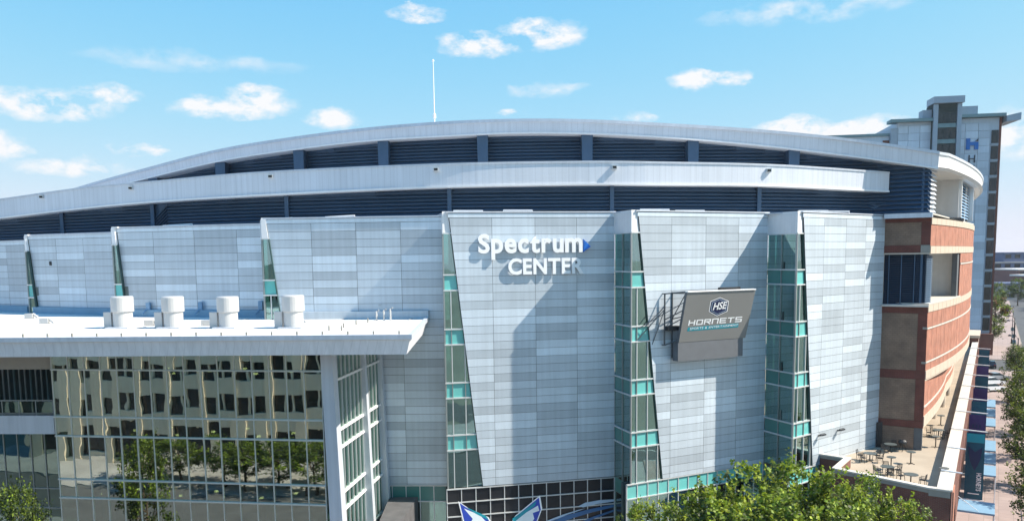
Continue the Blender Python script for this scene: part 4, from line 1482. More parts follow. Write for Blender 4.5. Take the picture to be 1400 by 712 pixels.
# ------------------------------------------------------------------ emblem and stripes printed on the dark glazing
EMB = thing('glass_emblem', f4.p(6, 3, .1), 'white and blue wing emblem on the dark glazing under the lettering', 'emblem')
def decal(parent, pl, pts, o, m, name):
    P = [pl.hit(px, py) for px, py in pts]
    slab_on(pl, P, o, o + .004).build(name, m, parent)
LW = [[(626, 684), (641, 694), (668, 706), (676, 722), (655, 742), (634, 716)], [(738, 676), (741, 694), (733, 716), (716, 738), (694, 722), (704, 704)]]
for q, pts in enumerate(LW):
    decal(EMB, f4, pts, .082, 'letter_white', 'wing')
    cx = sum(p[0] for p in pts) / len(pts); cy = sum(p[1] for p in pts) / len(pts)
    decal(EMB, f4, [(cx + (x - cx) * .9, cy + (y - cy) * .9) for x, y in pts], .088, 'wing_blue', 'wing_border')
    if q == 0:
        decal(EMB, f4, [(634, 694), (656, 703), (668, 716), (655, 732), (642, 716), (646, 708)], .094, 'wing_white', 'wing_blade')
        decal(EMB, f4, [(637, 692), (664, 704), (668, 710), (650, 701)], .099, 'teal_print', 'wing_vein')
    else:
        decal(EMB, f4, [(735, 690), (737, 697), (728, 700), (730, 708), (715, 730), (700, 720), (708, 706)], .094, 'wing_white', 'wing_blade')
        decal(EMB, f4, [(733, 684), (731, 690), (702, 713), (700, 708)], .099, 'teal_print', 'wing_vein')
SWO = thing('glass_stripes', f4.p(12, 3, .1), 'pale and blue speed stripes on dark glazing beside the wing emblem', 'stripes')
for pts, m in (([(790, 691), (800, 686), (820, 682.5), (839, 681.5), (839, 684.5), (815, 688), (797, 692.5)], 'swoosh_pale'),
               ([(752, 711), (775, 703), (805, 695), (839, 688.5), (839, 692), (810, 699), (785, 706.5), (765, 714)], 'swoosh_blue'),
               ([(744, 712), (770, 702), (790, 696), (800, 694), (775, 702.5), (756, 711)], 'swoosh_pale'),
               ([(785, 716), (808, 706), (839, 695.5), (839, 698), (812, 708), (795, 717)], 'swoosh_blue')):
    decal(SWO, f4, pts, .085, m, 'stripe')

# ------------------------------------------------------------------ lettering on the wall
s0, z0 = f4.hit(653, 346.5)
s1, z1 = f4.hit(795, 344.0)
SG = thing('wall_lettering', f4.p(s0, z0, .1), 'raised white letters reading Spectrum Center on the grey wall', 'sign')
word(SG, 'Spectrum', 'letter_white', f4.M(s0, z0, .16), s1 - s0, 1.52, .16, .03, .06)
s2, z2 = f4.hit(694, 375.5)
s3, z3 = f4.hit(796.5, 373)
word(SG, 'CENTER', 'letter_white', f4.M(s2, z2, .16), s3 - s2, 1.30, .16, .030, .07)
ta = [f4.hit(796, 327), f4.hit(806, 337), f4.hit(796, 344.5)]
slab_on(f4, ta, .16, .34).build('pointer', 'blue_mark', SG)

# ------------------------------------------------------------------ leaning sign on the wall
sA, zA = f5.hit(921, 489)
tl = (939.7, 400.5); tr = (1033, 396.5); br = (1019, 462.5); bl = (928, 467)
o_bot, o_top = 1.05, 2.1
class Off(Plane):
    pass
def hit_off(px, py, o):
    q = Plane(f5.p(0, 0, o)[:2], f5.p(1, 0, o)[:2])
    return q.hit(px, py)
bls, blz = hit_off(*bl, o_bot); brs, brz = hit_off(*br, o_bot)
tls, tlz = hit_off(*tl, o_top); trs, trz = hit_off(*tr, o_top)
SB = thing('advertising_sign', f5.p(bls, blz - 1.6, 0), 'grey leaning display sign with hexagon badge on a steel frame on the wall', 'sign')
BLv, BRv, TRv, TLv = f5.p(bls, (blz + brz) / 2, o_bot), f5.p(brs, (blz + brz) / 2, o_bot), f5.p(trs, (tlz + trz) / 2, o_top), f5.p(tls, (tlz + trz) / 2, o_top)
X = (BRv - BLv).normalized()
Nn = (BRv - BLv).cross(TLv - BLv).normalized()
Yv = (TLv - BLv)
mb = MB()
th = .28
fr_ = [BLv, BRv, TRv, TLv]
bk_ = [p - Nn * th for p in fr_]
mb.face(fr_); mb.face(bk_[::-1], mi=1)
for i in range(4):
    j = (i + 1) % 4
    mb.face([fr_[i], bk_[i], bk_[j], fr_[j]], mi=2 if i in (1, 2) else 1)
mb.build('screen', ['sign_face', 'sign_box', 'white_trim'], SB)
def sgn(u, v, o):
    """u, v in 0..1 over the screen"""
    a = BLv.lerp(BRv, u); b = TLv.lerp(TRv, u)
    return a.lerp(b, v) + Nn * o
def uv_px(px, py):
    # picture position to screen position
    r = ray(px, py)
    k = (BLv - CAMP).dot(Nn) / r.dot(Nn)
    w = CAMP + r * k
    v = (w.z - BLv.z) / (TLv.z - BLv.z)
    a = BLv.lerp(TLv, v); b = BRv.lerp(TRv, v)
    return (w - a).dot(X) / (b - a).length, v
def sdec(pts, o, m, name, parent=SB):
    mb = MB(); mb.face([sgn(*uv_px(px, py), o) for px, py in pts])
    return mb.build(name, m, parent)
hexa = [(984.5, 406.2), (996.5, 411.2), (994.5, 425.5), (980, 432), (969, 425.8), (971.5, 411.6)]
cxh, cyh = 982.7, 418.8
for kk, (f, m) in enumerate(((1.0, 'letter_white'), (.93, 'logo_navy'), (.80, 'swoosh_pale'), (.75, 'logo_navy'))):
    sdec([(cxh + (x - cxh) * f, cyh + (y - cyh) * f) for x, y in hexa], .006 + .005 * kk, m, 'badge')
sdec([(940.5, 447.6), (1010, 441.5), (1008.8, 447), (939.5, 452.6)], .008, 'teal_print', 'teal_strip')
def word_px(text, a, b, hpx, m, bold, gap, o, shear=.2, parent=SB):
    """one word with its own letters along a screen baseline from picture point a to b"""
    ua, ub = uv_px(*a), uv_px(*b)
    P, Q = sgn(*ua, o), sgn(*ub, o)
    up = sgn(*uv_px(a[0], a[1] - hpx), o) - P
    h = up.length
    xd = (Q - P).normalized()
    yd = Nn.cross(xd).normalized()
    M = Matrix(((xd.x, yd.x, Nn.x, P.x), (xd.y, yd.y, Nn.y, P.y), (xd.z, yd.z, Nn.z, P.z), (0, 0, 0, 1)))
    word(parent, text, m, M, (Q - P).length, h, .01, bold, gap, shear=shear)
word_px('HSE', (974, 423.8), (991.5, 421.5), 9.5, 'letter_white', .02, .06, .03)
# wide squared lettering drawn as strokes on a 4 x 4 grid
GLY = {'H': [[(0, 0), (0, 4)], [(4, 0), (4, 4)], [(0, 2), (4, 2)]], 'O': [[(0, 0), (4, 0)], [(4, 0), (4, 4)], [(4, 4), (0, 4)], [(0, 4), (0, 0)]],
       'R': [[(0, 0), (0, 4)], [(0, 4), (4, 4)], [(4, 4), (4, 2)], [(4, 2), (0, 2)], [(1.6, 2), (4, 0)]], 'N': [[(0, 0), (0, 4)], [(0, 4), (4, 4)], [(4, 4), (4, 0)]],
       'E': [[(0, 0), (0, 4)], [(0, 4), (4, 4)], [(0, 2), (3.6, 2)], [(0, 0), (4, 0)]], 'T': [[(0, 4), (4, 4)], [(2, 4), (2, 0)]],
       'S': [[(4, 4), (0, 4)], [(0, 4), (0, 2)], [(0, 2), (4, 2)], [(4, 2), (4, 0)], [(4, 0), (0, 0)]]}
def stroke_word(text, a, b, hpx, m, o, parent=SB):
    n = len(text)
    for i, ch in enumerate(text):
        mb = MB()
        for si, (p, q) in enumerate(GLY[ch]):
            w = .95
            def tp(x, y):
                f = (i + (x * .86 + .25 + y * .14) / 5.0) / n
                return (a[0] + (b[0] - a[0]) * f, a[1] + (b[1] - a[1]) * f - hpx * y / 4)
            d = Vector((q[0] - p[0], q[1] - p[1])).normalized()
            nx, ny = -d.y * w / 2, d.x * w / 2
            e = w / 2
            quad = [(p[0] - d.x * e + nx, p[1] - d.y * e + ny), (p[0] - d.x * e - nx, p[1] - d.y * e - ny), (q[0] + d.x * e - nx, q[1] + d.y * e - ny), (q[0] + d.x * e + nx, q[1] + d.y * e + ny)]
            mb.face([sgn(*uv_px(*tp(x, y)), o + .0015 * si) for x, y in quad])
        mb.build('letter', m, parent)
stroke_word('HORNETS', (941, 444.2), (1015.5, 438.8), 5.8, 'letter_white', .01)
word_px('SPORTS & ENTERTAINMENT', (942.5, 450.8), (1008.2, 445.2), 2.6, 'letter_white', .0, .12, .014)
# lower box, return panel, steel frame behind
lz1 = BLv.z - .02; lz0 = lz1 - 1.52
mb = MB()
slab_on(f5, [(bls - .05, lz0), (brs - .25, lz0), (brs - .25, lz1), (bls - .05, lz1)], .35, o_bot - .02, mb=mb)
mb.build('lower_box', 'sign_box', SB)
slab_on(f5, [(brs - .24, lz0 + .1), (brs, lz0 + .1), (brs, lz1), (brs - .24, lz1)], .35, o_bot - .3).build('return_panel', 'navy', SB)
def rod(a, b, r, name='brace', m='sign_steel'):
    mb = MB(); mb.tube([a, b], r, 6); return mb.build(name, m, SB)
for s in (bls + .05, (bls + brs) / 2, brs - .2):
    zt_ = TLv.z
    rod(f5.p(s, lz0 + .2, .1), f5.p(s, zt_, .1), .06, 'upright')
    rod(f5.p(s + .1, zt_ - .1, .1), sgn((s - bls) / (brs - bls), .97, -th), .05)
    rod(f5.p(s, zt_ - 2.2, .1), sgn((s - bls) / (brs - bls), .5, -th), .05)
    rod(f5.p(s, zt_ - 2.2, .1), sgn((s - bls) / (brs - bls), .95, -th), .04)
for s, z in ((tls - .35, TLv.z + .1),):
    a = f5.p(bls - .9, TLv.z - .1, .35); b = f5.p(bls - .9, lz1 - .2, .35)
    rod(a, b, .07, 'upright'); rod(a, f5.p(bls - .9, TLv.z - .1, .05), .05); rod(b, f5.p(bls - .9, lz1 - .2, .05), .05)
    rod(a, sgn(.0, 1.0, -th), .06); rod(b, sgn(0, .02, -th), .06)
    rod(f5.p(bls - .9, TLv.z - 2.2, .35), sgn(.0, .62, -th), .05)
    rod(f5.p(bls - .9, TLv.z - 2.9, .35), sgn(.0, .45, -th), .05)
    e = f5.p(bls - 3.4, blz + .0, .08)
    rod(a.lerp(b, .25), f5.p(bls - 2.6, blz + 1.3, .06), .035)
    rod(a.lerp(b, .3), f5.p(bls - 3.3, blz + .3, .06), .035)
    rod(a.lerp(b, .3), f5.p(bls - 1.9, blz - .2, .06), .035)
    rod(sgn(.02, .8, -th), f5.p(bls - 3.2, blz + 1.2, .06), .035)
    mb = MB()
    mb.bar(f5.p(bls - .85, TLv.z - 2.9, .5), f5.p(bls + .3, TLv.z - 2.9, .5), .5, .35); mb.build('winch_box', 'metal_dark', SB)
mb = MB(); mb.bar(sgn(.0, 1.0, -.14) + Vector((0, 0, .05)), sgn(1, 1.0, -.14) + Vector((0, 0, .05)), .42, .08); mb.build('top_cap', 'white_trim', SB)
mb = MB(); mb.bar(sgn(.5, 1.0, -.4) + Vector((0, 0, .12)), sgn(.8, 1.0, -.4) + Vector((0, 0, .12)), .3, .2); mb.build('lamp_rail', 'metal_dark', SB)

# ------------------------------------------------------------------ brick terrace in front of the tower
TZ, PZ = 6.5, 7.4
TA, TB, TC, TD = Vector((26.7, 69.7)), Vector((28.6, 67.9)), Vector((26.3, 64.7)), Vector((31.1, 58.8))
TE = Vector((E0.x, E0.y))
far = Vector(st(118, 0)[:2])
terr = thing('brick_terrace', (32, 62, 0), 'raised brick terrace with pale coping and tan floor beside the tower', 'terrace')
inner = Vector(st(118, -14)[:2])
poly = [TA, TC + (TB - TC) * 0.0, TD, TE, far, inner, Vector((38, 80)), Vector((30, 76))]
mb = MB()
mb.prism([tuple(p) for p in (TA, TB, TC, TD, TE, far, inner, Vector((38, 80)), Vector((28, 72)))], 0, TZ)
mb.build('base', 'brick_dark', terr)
mb = MB()
mb.face([(p.x, p.y, TZ + .006) for p in (TA, TB, TC, TD, TE, far, inner, Vector((38, 80)), Vector((28, 72)))])
mb.build('floor', 'terrace_floor', terr)
mb = MB()
mb.sweep([tuple(p) for p in (TA, TB, TC, TD, TE, far)], [(.005, PZ - .10), (.005, TZ - .2), (-.38, TZ - .2), (-.38, PZ - .10)][::-1])
mb.build('parapet', 'brick_dark', terr)
mb = MB()
mb.sweep([tuple(p) for p in (TA, TB, TC, TD, TE)], [(.10, PZ), (.10, PZ - .12), (-.42, PZ - .12), (-.42, PZ)][::-1])
mb.build('coping', 'stone_white', terr)
a0_, a1_ = 0.0, 118.0
n = 20
for i in range(n):
    mb = MB()
    a, b = a0_ + 118 * i / n + .02, a0_ + 118 * (i + 1) / n - .02
    mb.prism([st(a, .12)[:2], st(b, .12)[:2], st(b, -.92)[:2], st(a, -.92)[:2]], PZ - .14, PZ + .01)
    mb.build('coping', 'stone_white', terr)
mb = MB(); mb.prism([st(1.2, -.05)[:2], st(116, -.05)[:2], st(116, -.88)[:2], st(1.2, -.88)[:2]], TZ, PZ - .142); mb.build('parapet', 'stone_band', terr)
# stone dressings on the outer face
pd = Plane(TC, TD); pe = Plane(TD, TE)
slab_on(pd, [(0, PZ - .42), (pd.L, PZ - .42), (pd.L, PZ - .13), (0, PZ - .13)], .004, .05).build('stone_course', 'stone_grey', terr)
slab_on(pe, [(0, PZ - .62), (pe.L, PZ - .62), (pe.L, PZ - .13), (0, PZ - .13)], .004, .05).build('stone_course', 'stone_grey', terr)
pb = Plane(TA, TB)
slab_on(pb, [(0, PZ - .38), (pb.L, PZ - .38), (pb.L, PZ - .13), (0, PZ - .13)], .004, .05).build('stone_course', 'stone_grey', terr)
slab_on(pd, [(3.05, 0), (3.75, 0), (3.75, PZ - .14), (3.05, PZ - .14)], .052, .16).build('pilaster', 'stone_grey', terr)
slab_on(pd, [(5.4, 5.9), (5.65, 5.9), (5.65, 6.15), (5.4, 6.15)], .01, .12).build('wall_vent', 'stone_grey', terr)
mb = MB(); mb.prism([st(.02, .13)[:2], st(2.4, .13)[:2], st(2.4, .22)[:2], st(.02, .22)[:2]], 0, PZ - .15); mb.build('corner_pier', 'brick_orange', terr)

# terrace furniture
def chair_proto():
    c = local_thing('patio_chair', cat='chair')
    mb = MB(); mb.box((0, 0, .44), (.46, .44, .04)); mb.build('seat', 'metal_dark', c)
    mb = MB()
    for x in (-.2, .2): mb.bar((x, -.21, .44), (x, -.27, .88), .03, .03, up=(0, 1, 0))
    for z in (.58, .68, .78, .88): mb.bar((-.21, -.23 - (z - .5) * .12, z), (.21, -.23 - (z - .5) * .12, z), .03, .05)
    mb.build('backrest', 'metal_dark', c)
    for x in (-.21, .21):
        for y in (-.2, .2):
            mb = MB(); mb.bar((x * .95, y * .95, .44), (x * 1.1, y * 1.1, 0), .03, .03, up=(0, 1, 0)); mb.build('leg', 'metal_dark', c)
    for x in (-.24, .24):
        mb = MB(); mb.bar((x, -.22, .66), (x, .2, .66), .04, .03); mb.bar((x, .19, .66), (x, .19, .44), .03, .03, up=(0, 1, 0)); mb.build('armrest', 'metal_dark', c)
    return c
def table_proto(name, h, r, m):
    t = local_thing(name, cat='table')
    mb = MB(); mb.lathe([(0, h - .04), (r, h - .04), (r, h), (0, h)], n=24); mb.build('table_top', m, t)
    mb = MB(); mb.tube([(0, 0, .03), (0, 0, h - .04)], .05, 8); mb.build('stem', 'metal_dark', t)
    mb = MB()
    for k in range(4):
        a = k * math.pi / 2 + .4
        mb.bar((0, 0, .05), (.36 * math.cos(a), .36 * math.sin(a), .02), .05, .035)
    mb.build('foot', 'metal_dark', t)
    return t
chair = chair_proto()
low = table_proto('patio_table', .74, .55, 'table_top')
tall = table_proto('bar_table', 1.08, .38, 'table_top')
LOW = [(1189, 625, 'round dark patio table in the corner by the metal wall', 4), (1213, 644, 'round dark patio table behind the front parapet, between bar tables', 4),
       (1245, 655, 'round dark patio table with one chair close to the terrace front corner', 2), (1283, 592, 'round dark patio table out on the lit floor beside the curved brick side', 4),
       (1217, 612, 'round dark patio table in the shade at the tower foot', 2)]
CH = {0: 'dark metal patio chair at the table by the metal wall', 1: 'dark metal patio chair at the table behind the front parapet', 2: 'dark metal patio chair at the table near the front corner',
      3: 'dark metal patio chair at the table beside the curved brick side', 4: 'dark metal patio chair in the shade at the tower foot'}
nch = 0
for i, (px, py, lab, n) in enumerate(LOW):
    p = atz(px, py + 5, TZ + .01)
    place(low, i == 0, p, i * .7, 1, lab, 'patio tables on the terrace')
    for q in range(n):
        a = q * 2 * math.pi / n + .5 + i * .8 + (q % 2) * .3
        cp_ = p + Vector((math.cos(a) * .88, math.sin(a) * .88, 0))
        place(chair, nch == 0, cp_, a + math.pi / 2 + .25 * (q - 1), 1, CH[i], 'patio chairs on the terrace')
        nch += 1
TALL = [(1218, 641, 'tall round bar table between two low patio tables'), (1245, 633.5, 'tall round bar table standing free near the tower foot'),
        (1279, 611, 'tall round bar table beside the patio set at the curved side'), (1290, 657, 'tall round bar table in the shadow of the street parapet'), (1286, 581, 'tall round bar table close to the columns of the curved side')]
for i, (px, py, lab) in enumerate(TALL):
    p = atz(px, py, TZ + .01)
    place(tall, i == 0, p, .3 * i, 1, lab, 'bar tables on the terrace')
# door and dark service gear by the tower foot
p = BP.p(.35, 0, .1)
mb = MB(); mb.box((p.x - .25, p.y - .1, TZ + 1.2), (.5, .12, 2.4)); mb.build('service_door', 'metal_dark', arena)
gr = thing('round_grill', tuple(BP.p(2.3, TZ + .01, 1.1)), 'dark covered kettle grill in the shade at the tower foot', 'grill')
q = BP.p(2.3, TZ + .01, 1.1)
mb = MB(); mb.lathe([(.0, .5), (.3, .6), (.38, .8), (.36, .95), (.22, 1.1), (0, 1.15)], q, 14); mb.build('bowl', 'metal_dark', gr)
for k in range(3):
    a = k * 2.1
    mb = MB(); mb.bar((q.x + .2 * math.cos(a), q.y + .2 * math.sin(a), q.z + .65), (q.x + .35 * math.cos(a), q.y + .35 * math.sin(a), q.z), .04, .04, up=(1, 0, .1)); mb.build('leg', 'metal_dark', gr)

# ------------------------------------------------------------------ banners on arms along the street side
def banner(a, m1, m2, label, style):
    z1, z0, w = PZ - .15, .6, 1.6
    b = thing('banner', tuple(st(a, 1.0, 0)), label, 'banner', 'banners along the street side of the terrace')
    mb = MB(); mb.tube([st(a, -.9, PZ + .12), st(a, 2.2, PZ + .02)], .06, 8); mb.build('arm', 'white_trim', b)
    mb = MB(); mb.tube([st(a, .1, z0 - .05), st(a, 2.15, z0 - .05)], .05, 8); mb.build('lower_arm', 'white_trim', b)
    bp = Plane(st(a, .45)[:2], st(a, .45 + w)[:2])
    # cloth with a slight belly
    mb = MB()
    nz, ns = 14, 5
    def pt(i, j):
        s = i / ns * w; z = z0 + (z1 - z0) * j / nz
        o = .07 * math.sin(math.pi * j / nz * 2 + a) + .05 * math.sin(math.pi * i / ns)
        return bp.p(s, z, o)
    for i in range(ns):
        for j in range(nz):
            f = [pt(i, j), pt(i + 1, j), pt(i + 1, j + 1), pt(i, j + 1)]
            mb.face(f, mi=0)
            mb.face([x - bp.n * .012 for x in f[::-1]], mi=0)
    mb.build('cloth', m1, b)
    return b, bp, z0, z1, w
BANS = [(23.2, 'teal_deep', 'navy_deep', 'tall dark teal banner reading Hornets over the pavement', 0), (33.5, 'purple_deep', 'teal_deep', 'purple banner with a tan disc behind the tall teal one', 1), (42.5, 'teal_deep', 'navy_deep', 'teal banner with a navy chevron and white bars', 2),
        (53, 'purple_deep', 'navy_deep', 'plain purple banner between two teal ones', 3), (64, 'teal_deep', 'navy_deep', 'plain teal banner behind the plain purple one', 4), (76, 'purple_deep', 'navy_deep', 'small distant purple banner on the terrace arms', 4), (88, 'teal_deep', 'navy_deep', 'small distant teal banner, second last on the terrace arms', 4), (100, 'teal_deep', 'navy_deep', 'last teal banner, by the brick end of the terrace', 4)]
mat('tan_disc', (0.35, 0.17, 0.09), .6, var=.3, scale=3)
for a, m1, m2, lab, sty in BANS:
    b, bp, z0, z1, w = banner(a, m1, m2, lab, sty)
    H = z1 - z0
    def patch(pts, m, o, name):
        slab_on(bp, [(u * w, z0 + v * H) for u, v in pts], o, o + .006).build(name, m, b)
    if sty == 0:
        patch([(.03, .99), (.97, .99), (.97, .86), (.03, .86)], 'teal_print', .13, 'top_field')
        patch([(.12, .80), (.5, .72), (.88, .80), (.80, .62), (.66, .52), (.5, .44), (.34, .52), (.20, .62)], 'navy_deep', .13, 'emblem_field')
        M_ = bp.M(.62 * w, z0 + .41 * H, .145) @ Matrix.Rotation(-math.pi / 2, 4, 'Z')
        word(b, 'HORNETS', 'letter_white', M_, .27 * H, .42, .006, .03, .06)
        M_ = bp.M(.18 * w, z0 + .085 * H, .145)
        word(b, 'Novant', 'letter_white', M_, .6 * w, .16, .006, .0, .06) if False else None
        patch([(.2, .085), (.8, .085), (.8, .10), (.2, .10)], 'letter_white', .14, 'small_print')
    elif sty == 1:
        c = [(.5 + .42 * math.cos(t * .3927), .42 + .42 * w / H * math.sin(t * .3927)) for t in range(16)]
        patch([(u, v + .12) for u, v in c], 'tan_disc', .13, 'disc')
        for k in range(3): patch([(.2 + .2 * k, .78), (.3 + .2 * k, .78), (.3 + .2 * k, .84), (.2 + .2 * k, .84)], 'navy_deep', .13, 'print_mark')
    elif sty == 2:
        patch([(.03, .5), (.5, .62), (.97, .5), (.97, .40), (.03, .40)], 'navy_deep', .13, 'chevron')
        for k in range(3): patch([(.18 + .24 * k, .41), (.34 + .24 * k, .41), (.34 + .24 * k, .5), (.18 + .24 * k, .5)], 'letter_white', .14, 'print_bar')
    elif sty == 3:
        for k in range(3): patch([(.2 + .2 * k, .62), (.3 + .2 * k, .62), (.3 + .2 * k, .68), (.2 + .2 * k, .68)], 'navy_deep', .13, 'print_mark')
# empty arms nearer the corner
for i, (a, lab) in enumerate(((14.5, 'bare white banner pole lying out from the parapet by the tall banner'), (5.5, 'bare white banner pole lying out from the parapet near the terrace corner'))):
    mb = MB(); mb.tube([st(a, -.9, PZ + .12), st(a, .6, PZ + .02)], .06, 8)
    tag(mb.build('flag_pole', 'white_trim'), lab, 'pole', 'bare banner arms on the parapet')

# light blue flat awnings over the pavement
AW = [(10.5, 14.0, 3.0), (24, 28.3, 3.0), (29.3, 34.3, 3.0), (35.4, 41, 3.0), (50, 55.5, 3.0), (57, 63, 3.0), (64.5, 71, 3.0)]
AWL = ['pale blue flat awning under the lower end of the tall banner', 'pale blue awning, nearest of the three by the tall teal banner', 'pale blue awning, middle of the three by the tall teal banner', 'pale blue awning, farthest of the three by the tall teal banner',
       'pale blue awning beside the purple banner with the disc', 'pale blue awning beside the banner with the chevron', 'pale blue awning past the banner with the chevron']
for i, ((a, b, z), lab) in enumerate(zip(AW, AWL)):
    t = thing('awning', tuple(st((a + b) / 2, .05, z)), lab, 'awning', 'awnings along the terrace wall')
    b0, b1 = (.24, 3.0) if i == 0 else (.6, 3.1)
    mb = MB(); mb.prism([st(a, b0)[:2], st(a, b1)[:2], st(b, b1)[:2], st(b, b0)[:2]], z - .16, z); mb.build('roof', 'roof_blue', t)
    for e in (a + .1, b - .1):
        mb = MB(); mb.bar(st(e, b1 - .05, 0), st(e, b1 - .05, z - .16), .07, .07, up=(0, 1, 0)); mb.build('post', 'white_trim', t)
    if i == 0:
        mb = MB(); mb.tube([st(a + .3, .25, z + 1.1), st(a + .3, b1 - 1.2, z)], .03, 6); mb.build('tie_rod', 'white_trim', t)

# ------------------------------------------------------------------ trees
def tree_meshes(seed, H=10.5, rad=3.4, clumps=170, leaves=62, lsize=.17, fine=True):
    rr = random.Random(seed)
    tr = MB()
    tr.tube([(0, 0, 0), (.05, .03, H * .15), (.0, .08, H * .3), (.08, 0, H * .62), (.0, .0, H * .88)], [.22, .17, .14, .08, .02], 9)
    tips = []
    for k in range(15):
        h0 = H * rr.uniform(.24, .72)
        a = k * 2.399 + rr.uniform(-.3, .3)
        reach = rad * rr.uniform(.6, .95) * (1.08 - .62 * max(0, (h0 / H - .35)) / .5)
        e = Vector((math.cos(a) * reach, math.sin(a) * reach, h0 + rr.uniform(.8, 2.2)))
        m_ = Vector((math.cos(a) * reach * .45, math.sin(a) * reach * .45, h0 + .25))
        tr.tube([(0, 0, h0), m_, e], [.075, .05, .015], 6)
        tips += [e, m_.lerp(e, .6)]
        for q in range(3):
            a2 = a + rr.uniform(-.9, .9)
            b = m_.lerp(e, rr.uniform(.2, .9))
            e2 = b + Vector((math.cos(a2), math.sin(a2), rr.uniform(.2, .9))) * rr.uniform(.5, 1.1)
            tr.tube([b, e2], [.03, .01], 5)
            tips.append(e2)
    lf = MB()
    pts = []
    for k in range(clumps):
        if k < len(tips): c = tips[k]
        else:
            z = rr.uniform(.26, 1.0)
            env = math.sin(math.pi * min(1, max(0, (z - .20) / .86))) ** .75
            a = rr.uniform(0, 6.283)
            r = rad * env * math.sqrt(rr.uniform(.25, 1)) * (1 + .22 * math.sin(3 * a + seed) + .12 * math.sin(7 * a))
            c = Vector((math.cos(a) * r, math.sin(a) * r, H * z))
        pts.append(c)
    v, fcs, mi = lf.v, lf.f, lf.mi
    for c in pts:
        sg = rr.uniform(.2, .42)
        out = Vector((c.x, c.y, (c.z - H * .5) * .6 + .3)).normalized()
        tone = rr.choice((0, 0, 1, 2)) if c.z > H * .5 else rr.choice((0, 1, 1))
        # a spray: leaves set along short shoots pointing up and out
        for sh in range(7):
            d = (out + Vector((rr.gauss(0, .6), rr.gauss(0, .6), rr.gauss(.45, .5)))).normalized()
            b = c + Vector((rr.gauss(0, sg), rr.gauss(0, sg), rr.gauss(0, sg * .8)))
            ln = rr.uniform(.3, .75)
            for q in range(leaves // 7):
                p = b + d * (ln * q / (leaves // 7)) + Vector((rr.gauss(0, .06), rr.gauss(0, .06), rr.gauss(0, .06)))
                x = Vector((rr.gauss(0, 1), rr.gauss(0, 1), rr.gauss(.15, .6))).normalized()
                y = x.cross(Vector((rr.gauss(0, .7), rr.gauss(0, .7), 1))).normalized()
                l = lsize * rr.uniform(.7, 1.35); w = l * .42
                i0 = len(v)
                v += [tuple(p), tuple(p + x * l * .5 + y * w), tuple(p + x * l), tuple(p + x * l * .5 - y * w)]
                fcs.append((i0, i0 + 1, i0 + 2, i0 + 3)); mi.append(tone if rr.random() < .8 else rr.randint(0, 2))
                lf.uv += [(0, 0)] * 4
    return tr, lf
def tree_proto(name, seed, leafm, **kw):
    t = local_thing(name, cat='tree')
    tr, lf = tree_meshes(seed, **kw)
    tr.build('trunk', 'bark', t, smooth=True)
    lf.build('crown', leafm, t)
    return t
LEAF = ['leaf_a', 'leaf_b', 'leaf_c']
tA = tree_proto('plaza_tree', 2, LEAF, clumps=135, leaves=63, lsize=.25)
tB = tree_proto('plaza_tree', 5, LEAF, rad=3.0, clumps=125, leaves=63, lsize=.25)
tC = tree_proto('street_tree', 9, ['leaf_b', 'leaf_d', 'leaf_a'], H=9, rad=3.1, clumps=170, leaves=56, lsize=.2)
used = {}
def put_tree(proto, px, py, d, rz, s, label, group):
    p = at(px, py, d)
    H = {'plaza_tree': 10.9, 'street_tree': 9.4}[proto.name.split('.')[0]]
    sz = p.z / H
    first = proto.name not in used
    used[proto.name] = 1
    place(proto, first, (p.x, p.y, 0), rz, (s, s, sz), label, group)
G1 = 'leafy plaza trees in front of the arena'
put_tree(tB, 878, 684, 52, .3, .62, 'slim yellow-green tree below the slanted window bay beside the dark glazing', G1)
put_tree(tA, 958, 668, 50, 1.1, .80, 'leafy green tree below the leaning sign, beside the slim one', G1)
put_tree(tA, 1024, 640, 50.5, 2.9, .92, 'large leafy green tree covering the teal band between sign and bay', G1)
put_tree(tB, 1086, 629, 51.5, 4.0, .90, 'leafy green tree rising in front of the glazed bay with yellow inside', G1)
put_tree(tA, 1135, 647, 50, 5.2, .85, 'leafy green tree in front of the notch of the terrace wall', G1)
put_tree(tB, 1183, 648, 54, 1.9, .62, 'narrow pointed tree against the terrace brick, beside the coping', G1)
put_tree(tA, 1238, 684, 52.5, .2, .66, 'low rounded tree at the foot of the terrace brick corner', G1)
put_tree(tB, 1060, 672, 46.5, 2.0, .9, 'low bushy tree filling the middle of the tree group by the street', G1)
put_tree(tA, 985, 690, 46.5, 3.3, .8, 'low bushy tree under the leaning sign, nearest the street', G1)
put_tree(tB, 1150, 688, 47, 5.7, .85, 'low bushy tree below the terrace notch, nearest the street', G1)
put_tree(tC, 22, 664, 50, 2.6, .62, 'dark leafy tree by the balcony left of the glass hall', G1)
G2 = 'street trees along the kerb'
for i, (a, b, s, hh, lab) in enumerate(((16, 6.6, .8, 7.6, 'street tree by the bicycle rack'), (33, 6.5, .85, 8.2, 'street tree beside the pavement opposite the tall teal banner'), (47, 6.5, .85, 8.6, 'street tree beside the pavement opposite the disc banner'),
                               (61, 6.4, .85, 8.8, 'full street tree near the lone lamp post'), (88, 6.6, .72, 9.2, 'street tree whose crown reaches over the parked white car'), (118, 6.4, .6, 6.5, 'street tree nearest the crossing'), (4, 7.0, .8, 7.2, 'street tree at the terrace corner'))):
    p = st(a, b)
    first = tC.name not in used
    used[tC.name] = 1
    place(tC, first, (p.x, p.y, .1), i * 1.3, (s, s, hh / 9.4), lab, G2)
